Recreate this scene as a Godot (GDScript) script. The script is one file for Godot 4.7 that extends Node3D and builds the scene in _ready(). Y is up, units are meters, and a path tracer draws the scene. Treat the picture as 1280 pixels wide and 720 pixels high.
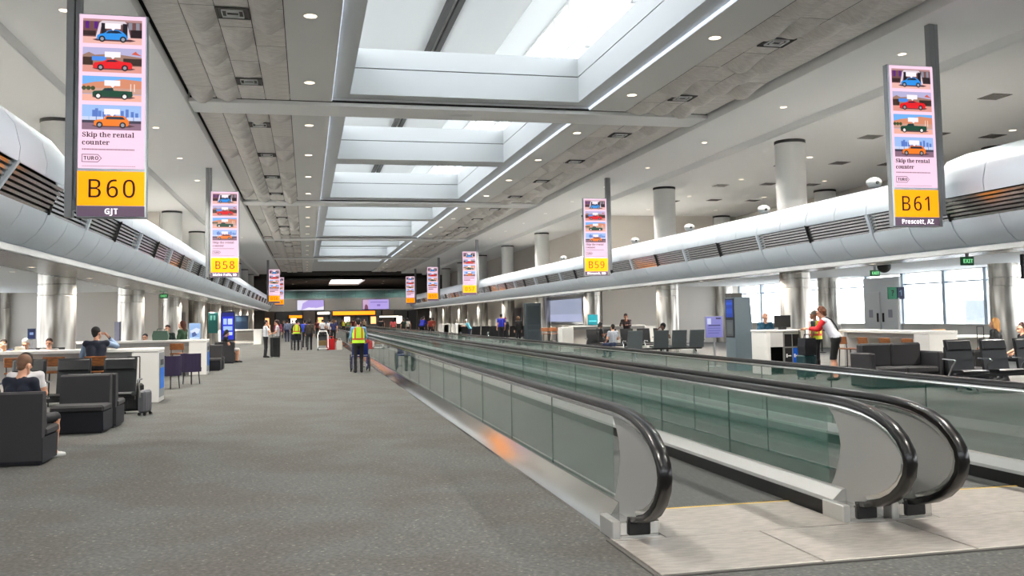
extends Node3D
# An airport concourse: two moving walkways down the middle, a skylit tiled ceiling, metal-clad fascias on both sides.
# The hall runs along -Z; XC is its centre line; most of it is mirrored about XC with half widths w.

const XC := 4.63
const UP := Vector3.UP
var M := {}
var used := {}
var meshes := {}
var rng := RandomNumberGenerator.new()


# ---------------------------------------------------------------- geometry
class G:
	var v := PackedVector3Array()
	var n := PackedVector3Array()
	var t := PackedVector2Array()

	func tri(a: Vector3, b: Vector3, c: Vector3, na: Vector3, nb: Vector3, nc: Vector3) -> void:
		if (b - a).cross(c - a).dot(na + nb + nc) > 0.0:
			v.append(a); v.append(c); v.append(b)
			n.append(na); n.append(nc); n.append(nb)
		else:
			v.append(a); v.append(b); v.append(c)
			n.append(na); n.append(nb); n.append(nc)

	func quad(a: Vector3, b: Vector3, c: Vector3, d: Vector3, nn: Vector3) -> void:
		tri(a, b, c, nn, nn, nn)
		tri(a, c, d, nn, nn, nn)

	func quads(a: Vector3, b: Vector3, c: Vector3, d: Vector3, na: Vector3, nb: Vector3, nc: Vector3, nd: Vector3) -> void:
		tri(a, b, c, na, nb, nc)
		tri(a, c, d, na, nc, nd)

	func face(pts: Array, mid: Vector3) -> void:
		var nn: Vector3 = (pts[1] - pts[0]).cross(pts[2] - pts[0]).normalized()
		if nn.dot(pts[0] - mid) < 0.0:
			nn = -nn
		for k in range(1, pts.size() - 1):
			tri(pts[0], pts[k], pts[k + 1], nn, nn, nn)

	# a box with chamfered edges, optionally turned
	func box(c: Vector3, s: Vector3, b := 0.0, bs := Basis.IDENTITY) -> G:
		var h := s / 2.0
		b = minf(b, minf(h.x, minf(h.y, h.z)) * 0.95)
		var ax := [Vector3(1, 0, 0), Vector3(0, 1, 0), Vector3(0, 0, 1)]
		for k in 3:
			var u: Vector3 = ax[k]
			var p: Vector3 = ax[(k + 1) % 3]
			var q: Vector3 = ax[(k + 2) % 3]
			var hp := h[(k + 1) % 3]
			var hq := h[(k + 2) % 3]
			for sg in [-1.0, 1.0]:
				var o: Vector3 = u * h[k] * sg
				var pts := []
				for e in [[-1, -1], [1, -1], [1, 1], [-1, 1]]:
					pts.append(c + bs * (o + p * (hp - b) * e[0] + q * (hq - b) * e[1]))
				face(pts, c)
			if b > 0.0:
				for e in [[-1, -1], [1, -1], [1, 1], [-1, 1]]:
					var l := h[k] - b
					face([c + bs * (p * hp * e[0] + q * (hq - b) * e[1] - u * l), c + bs * (p * hp * e[0] + q * (hq - b) * e[1] + u * l), c + bs * (p * (hp - b) * e[0] + q * hq * e[1] + u * l), c + bs * (p * (hp - b) * e[0] + q * hq * e[1] - u * l)], c)
		if b > 0.0:
			for sx in [-1.0, 1.0]:
				for sy in [-1.0, 1.0]:
					for sz in [-1.0, 1.0]:
						face([c + bs * Vector3(sx * h.x, sy * (h.y - b), sz * (h.z - b)), c + bs * Vector3(sx * (h.x - b), sy * h.y, sz * (h.z - b)), c + bs * Vector3(sx * (h.x - b), sy * (h.y - b), sz * h.z)], c)
		return self

	# a box given by its two far corners
	func span(a: Vector3, b: Vector3, ch := 0.0) -> G:
		return box((a + b) / 2.0, (b - a).abs(), ch)

	func cone(p0: Vector3, p1: Vector3, r0: float, r1: float, seg := 12, caps := true) -> G:
		var d := (p1 - p0).normalized()
		var x := d.cross(Vector3.RIGHT if absf(d.x) < 0.8 else Vector3.UP).normalized()
		var y := d.cross(x)
		for k in seg:
			var a0 := TAU * k / seg
			var a1 := TAU * (k + 1) / seg
			var e0 := x * cos(a0) + y * sin(a0)
			var e1 := x * cos(a1) + y * sin(a1)
			quads(p0 + e0 * r0, p0 + e1 * r0, p1 + e1 * r1, p1 + e0 * r1, e0, e1, e1, e0)
			if caps:
				tri(p0, p0 + e0 * r0, p0 + e1 * r0, -d, -d, -d)
				tri(p1, p1 + e0 * r1, p1 + e1 * r1, d, d, d)
		return self

	func pipe(pts: Array, r: float, seg := 8) -> G:
		for k in pts.size() - 1:
			cone(pts[k], pts[k + 1], r, r, seg, true)
		return self

	# turned shape: profile of (radius, height) about a vertical axis
	func lathe(c: Vector3, pr: Array, seg := 24) -> G:
		for j in pr.size() - 1:
			var a: Vector2 = pr[j]
			var b: Vector2 = pr[j + 1]
			var dn := Vector2(b.y - a.y, a.x - b.x).normalized()
			for k in seg:
				var u := Vector3(cos(TAU * k / seg), 0, sin(TAU * k / seg))
				var w := Vector3(cos(TAU * (k + 1) / seg), 0, sin(TAU * (k + 1) / seg))
				var nu := u * dn.x + Vector3.UP * dn.y
				var nw := w * dn.x + Vector3.UP * dn.y
				quads(c + u * a.x + UPV(a.y), c + w * a.x + UPV(a.y), c + w * b.x + UPV(b.y), c + u * b.x + UPV(b.y), nu, nw, nw, nu)
		return self

	func UPV(y: float) -> Vector3:
		return Vector3(0, y, 0)

	func ball(c: Vector3, r: Vector3, seg := 12) -> G:
		for j in seg:
			for k in seg:
				var q := []
				for e in [[j, k], [j, k + 1], [j + 1, k + 1], [j + 1, k]]:
					var la: float = PI * e[0] / seg - PI / 2
					var lo: float = TAU * e[1] / seg
					q.append(Vector3(cos(la) * cos(lo), sin(la), cos(la) * sin(lo)))
				quads(c + q[0] * r, c + q[1] * r, c + q[2] * r, c + q[3] * r, (q[0] / r).normalized(), (q[1] / r).normalized(), (q[2] / r).normalized(), (q[3] / r).normalized())
		return self

	# a bent sheet of thickness th: open profile of (x, y) points run from z0 to z1; side = which side of the profile faces out
	func sheet(pr: Array, th: float, z0: float, z1: float, side := 1.0) -> G:
		var nn := []
		for k in pr.size():
			var d: Vector2 = pr[mini(k + 1, pr.size() - 1)] - pr[maxi(k - 1, 0)]
			nn.append(Vector2(d.y, -d.x).normalized() * side)
		for k in pr.size() - 1:
			var a: Vector2 = pr[k]
			var b: Vector2 = pr[k + 1]
			var a2: Vector2 = a - nn[k] * th
			var b2: Vector2 = b - nn[k + 1] * th
			var na := Vector3(nn[k].x, nn[k].y, 0)
			var nb := Vector3(nn[k + 1].x, nn[k + 1].y, 0)
			quads(Vector3(a.x, a.y, z0), Vector3(a.x, a.y, z1), Vector3(b.x, b.y, z1), Vector3(b.x, b.y, z0), na, na, nb, nb)
			quads(Vector3(a2.x, a2.y, z0), Vector3(a2.x, a2.y, z1), Vector3(b2.x, b2.y, z1), Vector3(b2.x, b2.y, z0), -na, -na, -nb, -nb)
			for z in [z0, z1]:
				quad(Vector3(a.x, a.y, z), Vector3(b.x, b.y, z), Vector3(b2.x, b2.y, z), Vector3(a2.x, a2.y, z), Vector3(0, 0, signf(z - (z0 + z1) / 2)))
		for k in [0, pr.size() - 1]:
			var a: Vector2 = pr[k]
			var a2: Vector2 = a - nn[k] * th
			var d: Vector2 = (pr[1] - pr[0]) * -1.0 if k == 0 else pr[k] - pr[k - 1]
			quad(Vector3(a.x, a.y, z0), Vector3(a.x, a.y, z1), Vector3(a2.x, a2.y, z1), Vector3(a2.x, a2.y, z0), Vector3(d.x, d.y, 0).normalized())
		return self

	# a closed outline of (u, v) points, given thickness along the third axis; ax says what (u, v) mean: "zy" or "xy" or "xz"
	func slab(pr: PackedVector2Array, d0: float, d1: float, ax := "xy") -> G:
		var at := func(p: Vector2, d: float) -> Vector3:
			return Vector3(p.x, p.y, d) if ax == "xy" else Vector3(d, p.y, p.x) if ax == "zy" else Vector3(p.x, d, p.y)
		var up: Vector3 = at.call(Vector2.ZERO, 1.0)
		var ids := Geometry2D.triangulate_polygon(pr)
		for k in range(0, ids.size(), 3):
			for d in [d0, d1]:
				var m := up * signf(d - (d0 + d1) / 2)
				tri(at.call(pr[ids[k]], d), at.call(pr[ids[k + 1]], d), at.call(pr[ids[k + 2]], d), m, m, m)
		var cw := Geometry2D.is_polygon_clockwise(pr)
		for k in pr.size():
			var a := pr[k]
			var b := pr[(k + 1) % pr.size()]
			var o := Vector2(b.y - a.y, a.x - b.x).normalized() * (-1.0 if cw else 1.0)
			var m: Vector3 = (at.call(o, 0.0) as Vector3).normalized()
			quad(at.call(a, d0), at.call(b, d0), at.call(b, d1), at.call(a, d1), m)
		return self

	# a flat-bottomed bar (width wx across X, depth dh) that follows a path of (z, y) points; its outer side lies on the path
	func rail(path: Array, x: float, wx: float, dh: float) -> G:
		var nn := []
		for k in path.size():
			var d: Vector2 = path[mini(k + 1, path.size() - 1)] - path[maxi(k - 1, 0)]
			nn.append(Vector2(-d.y, d.x).normalized())
		var sec := [Vector2(-0.5, -1), Vector2(-0.5, -0.3), Vector2(-0.42, -0.06), Vector2(0, 0), Vector2(0.42, -0.06), Vector2(0.5, -0.3), Vector2(0.5, -1)]
		var sn := [Vector2(-1, 0), Vector2(-1, 0.2), Vector2(-0.5, 1), Vector2(0, 1), Vector2(0.5, 1), Vector2(1, 0.2), Vector2(1, 0)]
		for k in path.size() - 1:
			for j in sec.size():
				var i := (j + 1) % sec.size()
				var pt := []
				for e in [[k, j], [k + 1, j], [k + 1, i], [k, i]]:
					var q: Vector2 = path[e[0]] + nn[e[0]] * sec[e[1]].y * dh
					var m: Vector2 = nn[e[0]] * (sn[e[1]].y if i > j else -1.0)
					pt.append([Vector3(x + sec[e[1]].x * wx, q.y, q.x), Vector3(sn[e[1]].x if i > j else 0.0, m.y, m.x).normalized()])
				quads(pt[0][0], pt[1][0], pt[2][0], pt[3][0], pt[0][1], pt[1][1], pt[2][1], pt[3][1])
		return self

	func add(o: G, tr: Transform3D) -> G:
		for k in o.v.size():
			v.append(tr * o.v[k])
			n.append((tr.basis * o.n[k]).normalized())
		return self

	func put(am: ArrayMesh, m: Material) -> ArrayMesh:
		if v.is_empty():
			return am
		var a := []
		a.resize(Mesh.ARRAY_MAX)
		a[Mesh.ARRAY_VERTEX] = v
		a[Mesh.ARRAY_NORMAL] = n
		if t.size() == v.size():
			a[Mesh.ARRAY_TEX_UV] = t
		am.add_surface_from_arrays(Mesh.PRIMITIVE_TRIANGLES, a)
		am.surface_set_material(am.get_surface_count() - 1, m)
		return am


# ---------------------------------------------------------------- naming and placing
func numbered(s: String) -> String:
	used[s] = used.get(s, -1) + 1
	return s if used[s] == 0 else "%s_%03d" % [s, used[s]]


func tag(o: Node, label: String, category: String, group := "", kind := "") -> Node:
	if label: o.set_meta("label", label)
	if category: o.set_meta("category", category)
	if group: o.set_meta("group", group)
	if kind: o.set_meta("kind", kind)
	return o


func nth(k: int) -> String:
	return ["first", "second", "third", "fourth", "fifth", "sixth", "seventh", "eighth", "ninth", "tenth", "eleventh", "twelfth", "thirteenth", "fourteenth", "fifteenth", "sixteenth", "seventeenth", "eighteenth", "nineteenth", "twentieth"][k] if k >= 0 and k < 20 else "hidden"


func thing(called: String, label: String, category: String, at := Vector3.ZERO, turn := 0.0, group := "") -> Node3D:
	var o := Node3D.new()
	o.name = numbered(called)
	o.position = at
	o.rotation.y = turn
	add_child(o)
	tag(o, label, category, group)
	return o


func part(called: String, g: G, m: Material, parent: Node, at := Vector3.ZERO) -> MeshInstance3D:
	return inst(called, g.put(ArrayMesh.new(), m), parent, at)


func inst(called: String, me: Mesh, parent: Node, at := Vector3.ZERO) -> MeshInstance3D:
	var o := MeshInstance3D.new()
	o.mesh = me
	o.position = at
	o.name = numbered(called) if parent == self else called
	parent.add_child(o, true)
	return o


func struct(called: String, g: G, m: Material, label := "", cat := "") -> MeshInstance3D:
	var o := part(called, g, m, self)
	tag(o, label, cat, "", "structure")
	return o


func structure(called: String, label: String, cat: String) -> Node3D:
	var o := thing(called, label, cat)
	o.set_meta("kind", "structure")
	return o


func cached(key: String, make: Callable) -> Mesh:
	if not meshes.has(key):
		meshes[key] = make.call()
	return meshes[key]


# ---------------------------------------------------------------- materials
func mat(r: float, g: float, b: float, rough := 0.7, metal := 0.0) -> StandardMaterial3D:
	var key := "%.3f %.3f %.3f %.2f %.2f" % [r, g, b, rough, metal]
	if not M.has(key):
		var m := StandardMaterial3D.new()
		m.albedo_color = Color(r, g, b)
		m.roughness = rough
		m.metallic = metal
		M[key] = m
	return M[key]


func glow(c: Color, e: float) -> StandardMaterial3D:
	var m := StandardMaterial3D.new()
	m.albedo_color = c
	m.emission_enabled = true
	m.emission = c
	m.emission_energy_multiplier = e
	return m


func glass(c: Color, alpha: float) -> StandardMaterial3D:
	var m := StandardMaterial3D.new()
	m.albedo_color = Color(c.r, c.g, c.b, alpha)
	m.transparency = BaseMaterial3D.TRANSPARENCY_ALPHA
	m.roughness = 0.03
	return m


func noise_tex(freq: float, lo: Color, hi: Color, size := 512, sd := 1, oct := 4) -> NoiseTexture2D:
	var f := FastNoiseLite.new()
	f.seed = sd
	f.frequency = freq
	f.fractal_octaves = oct
	var t := NoiseTexture2D.new()
	t.width = size
	t.height = size
	t.seamless = true
	t.noise = f
	var gr := Gradient.new()
	gr.colors = PackedColorArray([lo, hi])
	gr.offsets = PackedFloat32Array([0.25, 0.75])
	t.color_ramp = gr
	return t


func tri_map(m: StandardMaterial3D, tex: Texture2D, s: Vector3) -> StandardMaterial3D:
	m.albedo_texture = tex
	m.uv1_triplanar = true
	m.uv1_world_triplanar = true
	m.uv1_scale = s
	return m


func make_materials() -> void:
	# carpet: grey loop pile with small pale flecks, faint large worn patches
	var f := FastNoiseLite.new()
	f.seed = 5
	f.frequency = 0.12
	f.fractal_octaves = 3
	var im := f.get_seamless_image(1024, 1024)
	im.convert(Image.FORMAT_RGB8)
	im.adjust_bcs(1.0, 0.16, 1.0)
	im.adjust_bcs(0.74, 1.0, 1.0)
	rng.seed = 11
	for k in 9000:
		var c := rng.randf_range(0.40, 0.53)
		var col := Color(c, c * 0.99, c * 0.96) if k % 3 else Color(0.33, 0.33, 0.34)
		var w := rng.randi_range(2, 4)
		im.fill_rect(Rect2i(rng.randi_range(0, 1020), rng.randi_range(0, 1020), w, rng.randi_range(1, 3)), col)
	var carpet := StandardMaterial3D.new()
	carpet.albedo_color = Color(0.915, 0.925, 0.915)
	carpet.roughness = 0.95
	carpet.metallic_specular = 0.25
	tri_map(carpet, ImageTexture.create_from_image(im), Vector3.ONE / 6.0)
	carpet.detail_enabled = true
	carpet.detail_blend_mode = BaseMaterial3D.BLEND_MODE_MUL
	carpet.detail_uv_layer = BaseMaterial3D.DETAIL_UV_2
	carpet.detail_albedo = noise_tex(0.012, Color(0.95, 0.925, 0.91), Color(1, 1, 1), 512, 7, 3)
	carpet.uv2_triplanar = true
	carpet.uv2_world_triplanar = true
	carpet.uv2_scale = Vector3.ONE / 9.0
	M.carpet = carpet
	M.plate = tri_map(mat(1, 1, 1, 0.42, 0.55).duplicate(), noise_tex(0.02, Color(0.62, 0.60, 0.575), Color(0.69, 0.665, 0.64), 512, 3), Vector3(0.5, 0.5, 1.6))
	M.belt = tri_map(mat(1, 1, 1, 0.6, 0.0).duplicate(), noise_tex(0.05, Color(0.20, 0.205, 0.20), Color(0.27, 0.275, 0.27), 256, 4), Vector3(6, 1, 0.5))
	M.tile = tri_map(mat(1, 1, 1, 0.75, 0.0).duplicate(), noise_tex(0.03, Color(0.79, 0.77, 0.75), Color(0.87, 0.855, 0.835), 256, 6), Vector3(0.4, 1, 2.4))
	M.cladding = tri_map(mat(1, 1, 1, 0.28, 0.75).duplicate(), noise_tex(0.015, Color(0.60, 0.58, 0.55), Color(0.86, 0.85, 0.82), 256, 8, 2), Vector3(0.9, 0.12, 0.9))
	M.walkglass = glass(Color(0.15, 0.41, 0.35), 0.16)
	M.winglass = glass(Color(0.9, 0.95, 1.0), 0.04)
	M.rubber = mat(0.035, 0.03, 0.028, 0.26)
	M.steel = mat(0.80, 0.80, 0.79, 0.14, 0.9)
	M.skin = mat(0.78, 0.57, 0.46, 0.6)
	M.bright = mat(0.74, 0.74, 0.73, 0.32, 0.7)
	M.skirt = mat(0.66, 0.66, 0.65, 0.1, 0.9)
	M.satin = mat(0.63, 0.63, 0.62, 0.4, 0.55)
	M.chrome = mat(0.85, 0.86, 0.87, 0.15, 1.0)
	M.dark = mat(0.06, 0.06, 0.065, 0.6)
	M.black = mat(0.02, 0.02, 0.022, 0.5)
	M.gypsum = mat(0.86, 0.86, 0.85, 0.85)
	M.soffit = mat(0.945, 0.945, 0.94, 0.8)
	M.curb = mat(0.80, 0.815, 0.82, 0.7)
	M.vault = mat(0.86, 0.86, 0.85, 0.7)
	M.roof = mat(0.64, 0.64, 0.63, 0.9)
	M.panel = mat(0.80, 0.835, 0.865, 0.4, 0.1)
	M.louver = mat(0.68, 0.67, 0.66, 0.25, 0.8)
	M.white = mat(0.88, 0.88, 0.87, 0.55)
	M.laminate = mat(0.86, 0.85, 0.83, 0.35)
	M.beige = mat(0.80, 0.775, 0.745, 0.8)
	M.gap = mat(0.16, 0.15, 0.14, 0.9)
	M.shade = mat(0.30, 0.29, 0.28, 0.9)
	M.postgrey = mat(0.56, 0.57, 0.58, 0.4, 0.4)
	M.mullion = mat(0.72, 0.77, 0.82, 0.5, 0.2)
	M.charcoal = mat(0.145, 0.14, 0.15, 0.75)
	M.navyfab = mat(0.06, 0.065, 0.10, 0.8)
	M.leather = mat(0.075, 0.08, 0.09, 0.45)
	M.wood = tri_map(mat(1, 1, 1, 0.5).duplicate(), noise_tex(0.04, Color(0.42, 0.24, 0.10), Color(0.58, 0.35, 0.16), 256, 9), Vector3(0.6, 3, 3))
	M.lamp = glow(Color(1.0, 0.93, 0.82), 2.2)


# ---------------------------------------------------------------- camera, sky, exposure
func make_view() -> void:
	var cam := Camera3D.new()
	cam.name = "camera"
	cam.position = Vector3(0, 1.7, 0)
	cam.basis = Basis.from_euler(Vector3(0.0623595632, -0.215027083, -0.0163176134))
	cam.projection = Camera3D.PROJECTION_FRUSTUM
	cam.near = 0.05
	cam.far = 800.0
	var f := 1125.27
	cam.size = 0.05 * 720.0 / f
	cam.frustum_offset = Vector2((640.0 - 628.06) / f * 0.05, -(360.0 - 325.99) / f * 0.05)
	add_child(cam)
	cam.current = true
	var sm := ProceduralSkyMaterial.new()
	sm.sky_top_color = Color(0.93, 0.965, 1.0)
	sm.sky_horizon_color = Color(1.0, 1.0, 1.0)
	sm.ground_horizon_color = Color(0.80, 0.80, 0.80)
	sm.ground_bottom_color = Color(0.62, 0.62, 0.62)
	sm.sky_energy_multiplier = 1.0
	var sky := Sky.new()
	sky.sky_material = sm
	var e := Environment.new()
	e.background_mode = Environment.BG_SKY
	e.sky = sky
	e.background_energy_multiplier = SKY
	e.tonemap_mode = Environment.TONE_MAPPER_LINEAR
	e.tonemap_exposure = EXPOSURE
	e.sdfgi_enabled = true
	e.ssao_enabled = true
	e.ssil_enabled = true
	var we := WorldEnvironment.new()
	we.name = "environment"
	we.environment = e
	add_child(we)


const SKY := 5.3
const EXPOSURE := 1.62
const SPOT := 36.0


# ---------------------------------------------------------------- the hall
func px(s: float, w: float) -> float:
	return XC + s * w


func beams() -> Array:
	return [-4.1, -26.2, -48.3, -70.4, -92.5]


func make_shell() -> void:
	var L := 14.0
	var F := -121.0
	tag(struct("floor", G.new().span(Vector3(-17.2, -0.3, L), Vector3(26.2, 0, -175)), M.carpet), "grey flecked carpet of the concourse floor", "floor")
	# ceilings
	var c := structure("ceiling", "grey tiled and plastered concourse ceiling with long skylight wells", "ceiling")
	for s in [-1.0, 1.0]:
		part("plaster_strip", G.new().span(Vector3(px(s, 3.9), 8.0, L), Vector3(px(s, 5.06), 8.12, F)), M.gypsum, c)
		part("backing", G.new().span(Vector3(px(s, 4.9), 8.25, L), Vector3(px(s, 21.4), 8.4, F)), M.gap, c)
		part("edge_face", G.new().span(Vector3(px(s, 7.86), 7.77, L), Vector3(px(s, 8.0), 8.06, F)), M.soffit, c)
		part("soffit", G.new().span(Vector3(px(s, 7.87), 7.765, L), Vector3(px(s, 10.62), 7.85, F)), M.soffit, c)
		part("soffit_step", G.new().sheet([Vector2(px(s, 10.6), 7.78), Vector2(px(s, 10.68), 7.53)], 0.05, F, L, s), M.soffit, c)
		part("outer_ceiling", G.new().span(Vector3(px(s, 10.66), 7.54, L), Vector3(px(s, 21.3), 7.64, F)), M.soffit, c)
	make_tiles(c)
	for z in beams():
		part("cross_beam", G.new().span(Vector3(px(-1, 7.85), 7.88, z), Vector3(px(1, 7.85), 8.2, z - 1.35), 0.01), M.soffit, c)
		part("beam_slot", G.new().span(Vector3(px(-1, 7.8), 7.99, z + 0.06), Vector3(px(1, 7.8), 8.04, z + 0.002)), M.gap, c)
		part("access_plate", G.new().span(Vector3(XC - 0.35, 7.865, z - 0.5), Vector3(XC + 0.35, 7.882, z - 0.75), 0.004), M.white, c)
	make_skylight(c)
	make_sides()
	make_hub()


func make_tiles(c: Node3D) -> void:
	var p := 0.6725
	var d := 1.296
	var flat := G.new().box(Vector3.ZERO, Vector3(p - 0.014, 0.024, d - 0.014), 0.004)
	var am := [flat.put(ArrayMesh.new(), M.tile)]
	for h in [0.2, 0.3]:
		var g := G.new()
		var fy := func(u: float, q: float) -> Vector3:
			return Vector3((u - 0.5) * (p - 0.014), -0.012 - h * sin(PI * u) * sin(PI * clampf(q, 0, 1) ** 0.85), (q - 0.5) * (d - 0.014))
		var fn := func(u: float, q: float) -> Vector3:
			var a: Vector3 = fy.call(minf(u + 0.04, 1), q) - fy.call(maxf(u - 0.04, 0), q)
			var b: Vector3 = fy.call(u, minf(q + 0.04, 1)) - fy.call(u, maxf(q - 0.04, 0))
			var m := a.cross(b).normalized()
			return m if m.y < 0.0 else -m
		for i in 5:
			for j in 4:
				var e := []
				for k in [[i, j], [i + 1, j], [i + 1, j + 1], [i, j + 1]]:
					e.append([fy.call(k[0] / 5.0, k[1] / 4.0), fn.call(k[0] / 5.0, k[1] / 4.0)])
				g.quads(e[0][0], e[1][0], e[2][0], e[3][0], e[0][1], e[1][1], e[2][1], e[3][1])
		am.append(g.put(ArrayMesh.new(), M.tile))
	rng.seed = 21
	var made := 0
	var rest := G.new()
	var prob := [0.35, 0.6, 0.85, 0.1]
	var rows := []
	for q in beams():
		for k in (16 if q > -90.0 else 20):
			var z0: float = q - 1.36 - k * d
			if z0 < -12.0 and z0 - d > -120.9:
				rows.append(z0)
	for z in rows:
		for s in [-1.0, 1.0]:
			for k in 4:
				var kind := rng.randi_range(1, 2) if rng.randf() < prob[k] else 0
				var vz: float = fposmod(-18.75 - (z - d), 5.38)
				if k == 1 and (vz < d + 0.3 or vz > 5.08) and z > -85.0: kind = 0
				var at := Vector3(px(s, 5.07 + p * (k + 0.5)), 8.012, z - d / 2)
				if made < 296:
					inst("tile", am[kind], c, at)
					made += 1
				else:
					rest.box(at, Vector3(p - 0.014, 0.024, d - 0.014), 0.0)
					if kind: rest.box(at - Vector3(0, 0.06, 0), Vector3(p - 0.06, 0.11, d - 0.14), 0.05)
	part("far_tiles", rest, M.tile, c).set_meta("kind", "stuff")
	# air vents set in the tiles, recessed lamps in the plaster strips
	var vent := [G.new(), G.new()]
	for k in 4:
		var o := Vector3(0.31, 0, 0).rotated(UP, k * PI / 2)
		vent[0].box(o, Vector3(0.05, 0.03, 0.66) if k % 2 == 0 else Vector3(0.66, 0.03, 0.05), 0.006)
	vent[0].box(Vector3(0, 0.012, 0), Vector3(0.6, 0.01, 0.6))
	for k in 4:
		for r in [0.12, 0.21]:
			var o := Vector3(r, -0.004, 0).rotated(UP, k * PI / 2)
			vent[1].box(o, Vector3(0.012, 0.045, 2 * r) if k % 2 == 0 else Vector3(2 * r, 0.045, 0.012))
	var vf: Mesh = vent[0].put(ArrayMesh.new(), M.shade)
	var vb: Mesh = vent[1].put(ArrayMesh.new(), M.soffit)
	for k in range(-4, 19):
		var z := -18.75 - 5.38 * k
		for s in [-1.0, 1.0]:
			var sd := "left" if s < 0 else "right"
			if k >= 0 and k < 12:
				var v := thing("air_vent", "square air vent among sagging tiles %s of the skylights, %s along from the camera" % [sd, nth(k)], "vent", Vector3(px(s, 6.08), 7.97, z), 0.0, "vents in the tiled strip " + ("left" if s < 0 else "right"))
				inst("frame", vf, v)
				inst("blades", vb, v)
			downlight(Vector3(px(s, 4.53), 8.0, z), 0.13, "round recessed lamp in plaster strip %s of the skylights, %s along from the camera" % [sd, nth(k)], "lamps beside the skylights " + ("left" if s < 0 else "right"))


func downlight(at: Vector3, r: float, label: String, group: String, lit := true, power := SPOT) -> void:
	var ring: Mesh = cached("dl_ring%.2f" % r, func(): return G.new().lathe(Vector3.ZERO, [Vector2(r, 0.0), Vector2(r + 0.025, -0.006), Vector2(r + 0.03, 0.0)], 20).put(ArrayMesh.new(), M.white))
	var lens: Mesh = cached("dl_lens%.2f" % r, func(): return G.new().lathe(Vector3.ZERO, [Vector2(0.0, -0.002), Vector2(r, -0.002)], 20).put(ArrayMesh.new(), M.lamp))
	var t := thing("ceiling_lamp", label, "lamp", at, 0.0, group)
	inst("ring", ring, t)
	inst("lens", lens, t)
	if lit:
		var l := SpotLight3D.new()
		l.name = "lamp_light"
		l.light_color = Color(1.0, 0.975, 0.935)
		l.light_energy = power
		l.light_size = r
		l.spot_range = 40.0
		l.spot_attenuation = 2.0
		l.spot_angle = 62.0
		l.spot_angle_attenuation = 0.7
		l.shadow_enabled = true
		l.position = Vector3(0, -0.03, 0)
		l.rotation.x = -PI / 2
		t.add_child(l, true)


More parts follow.
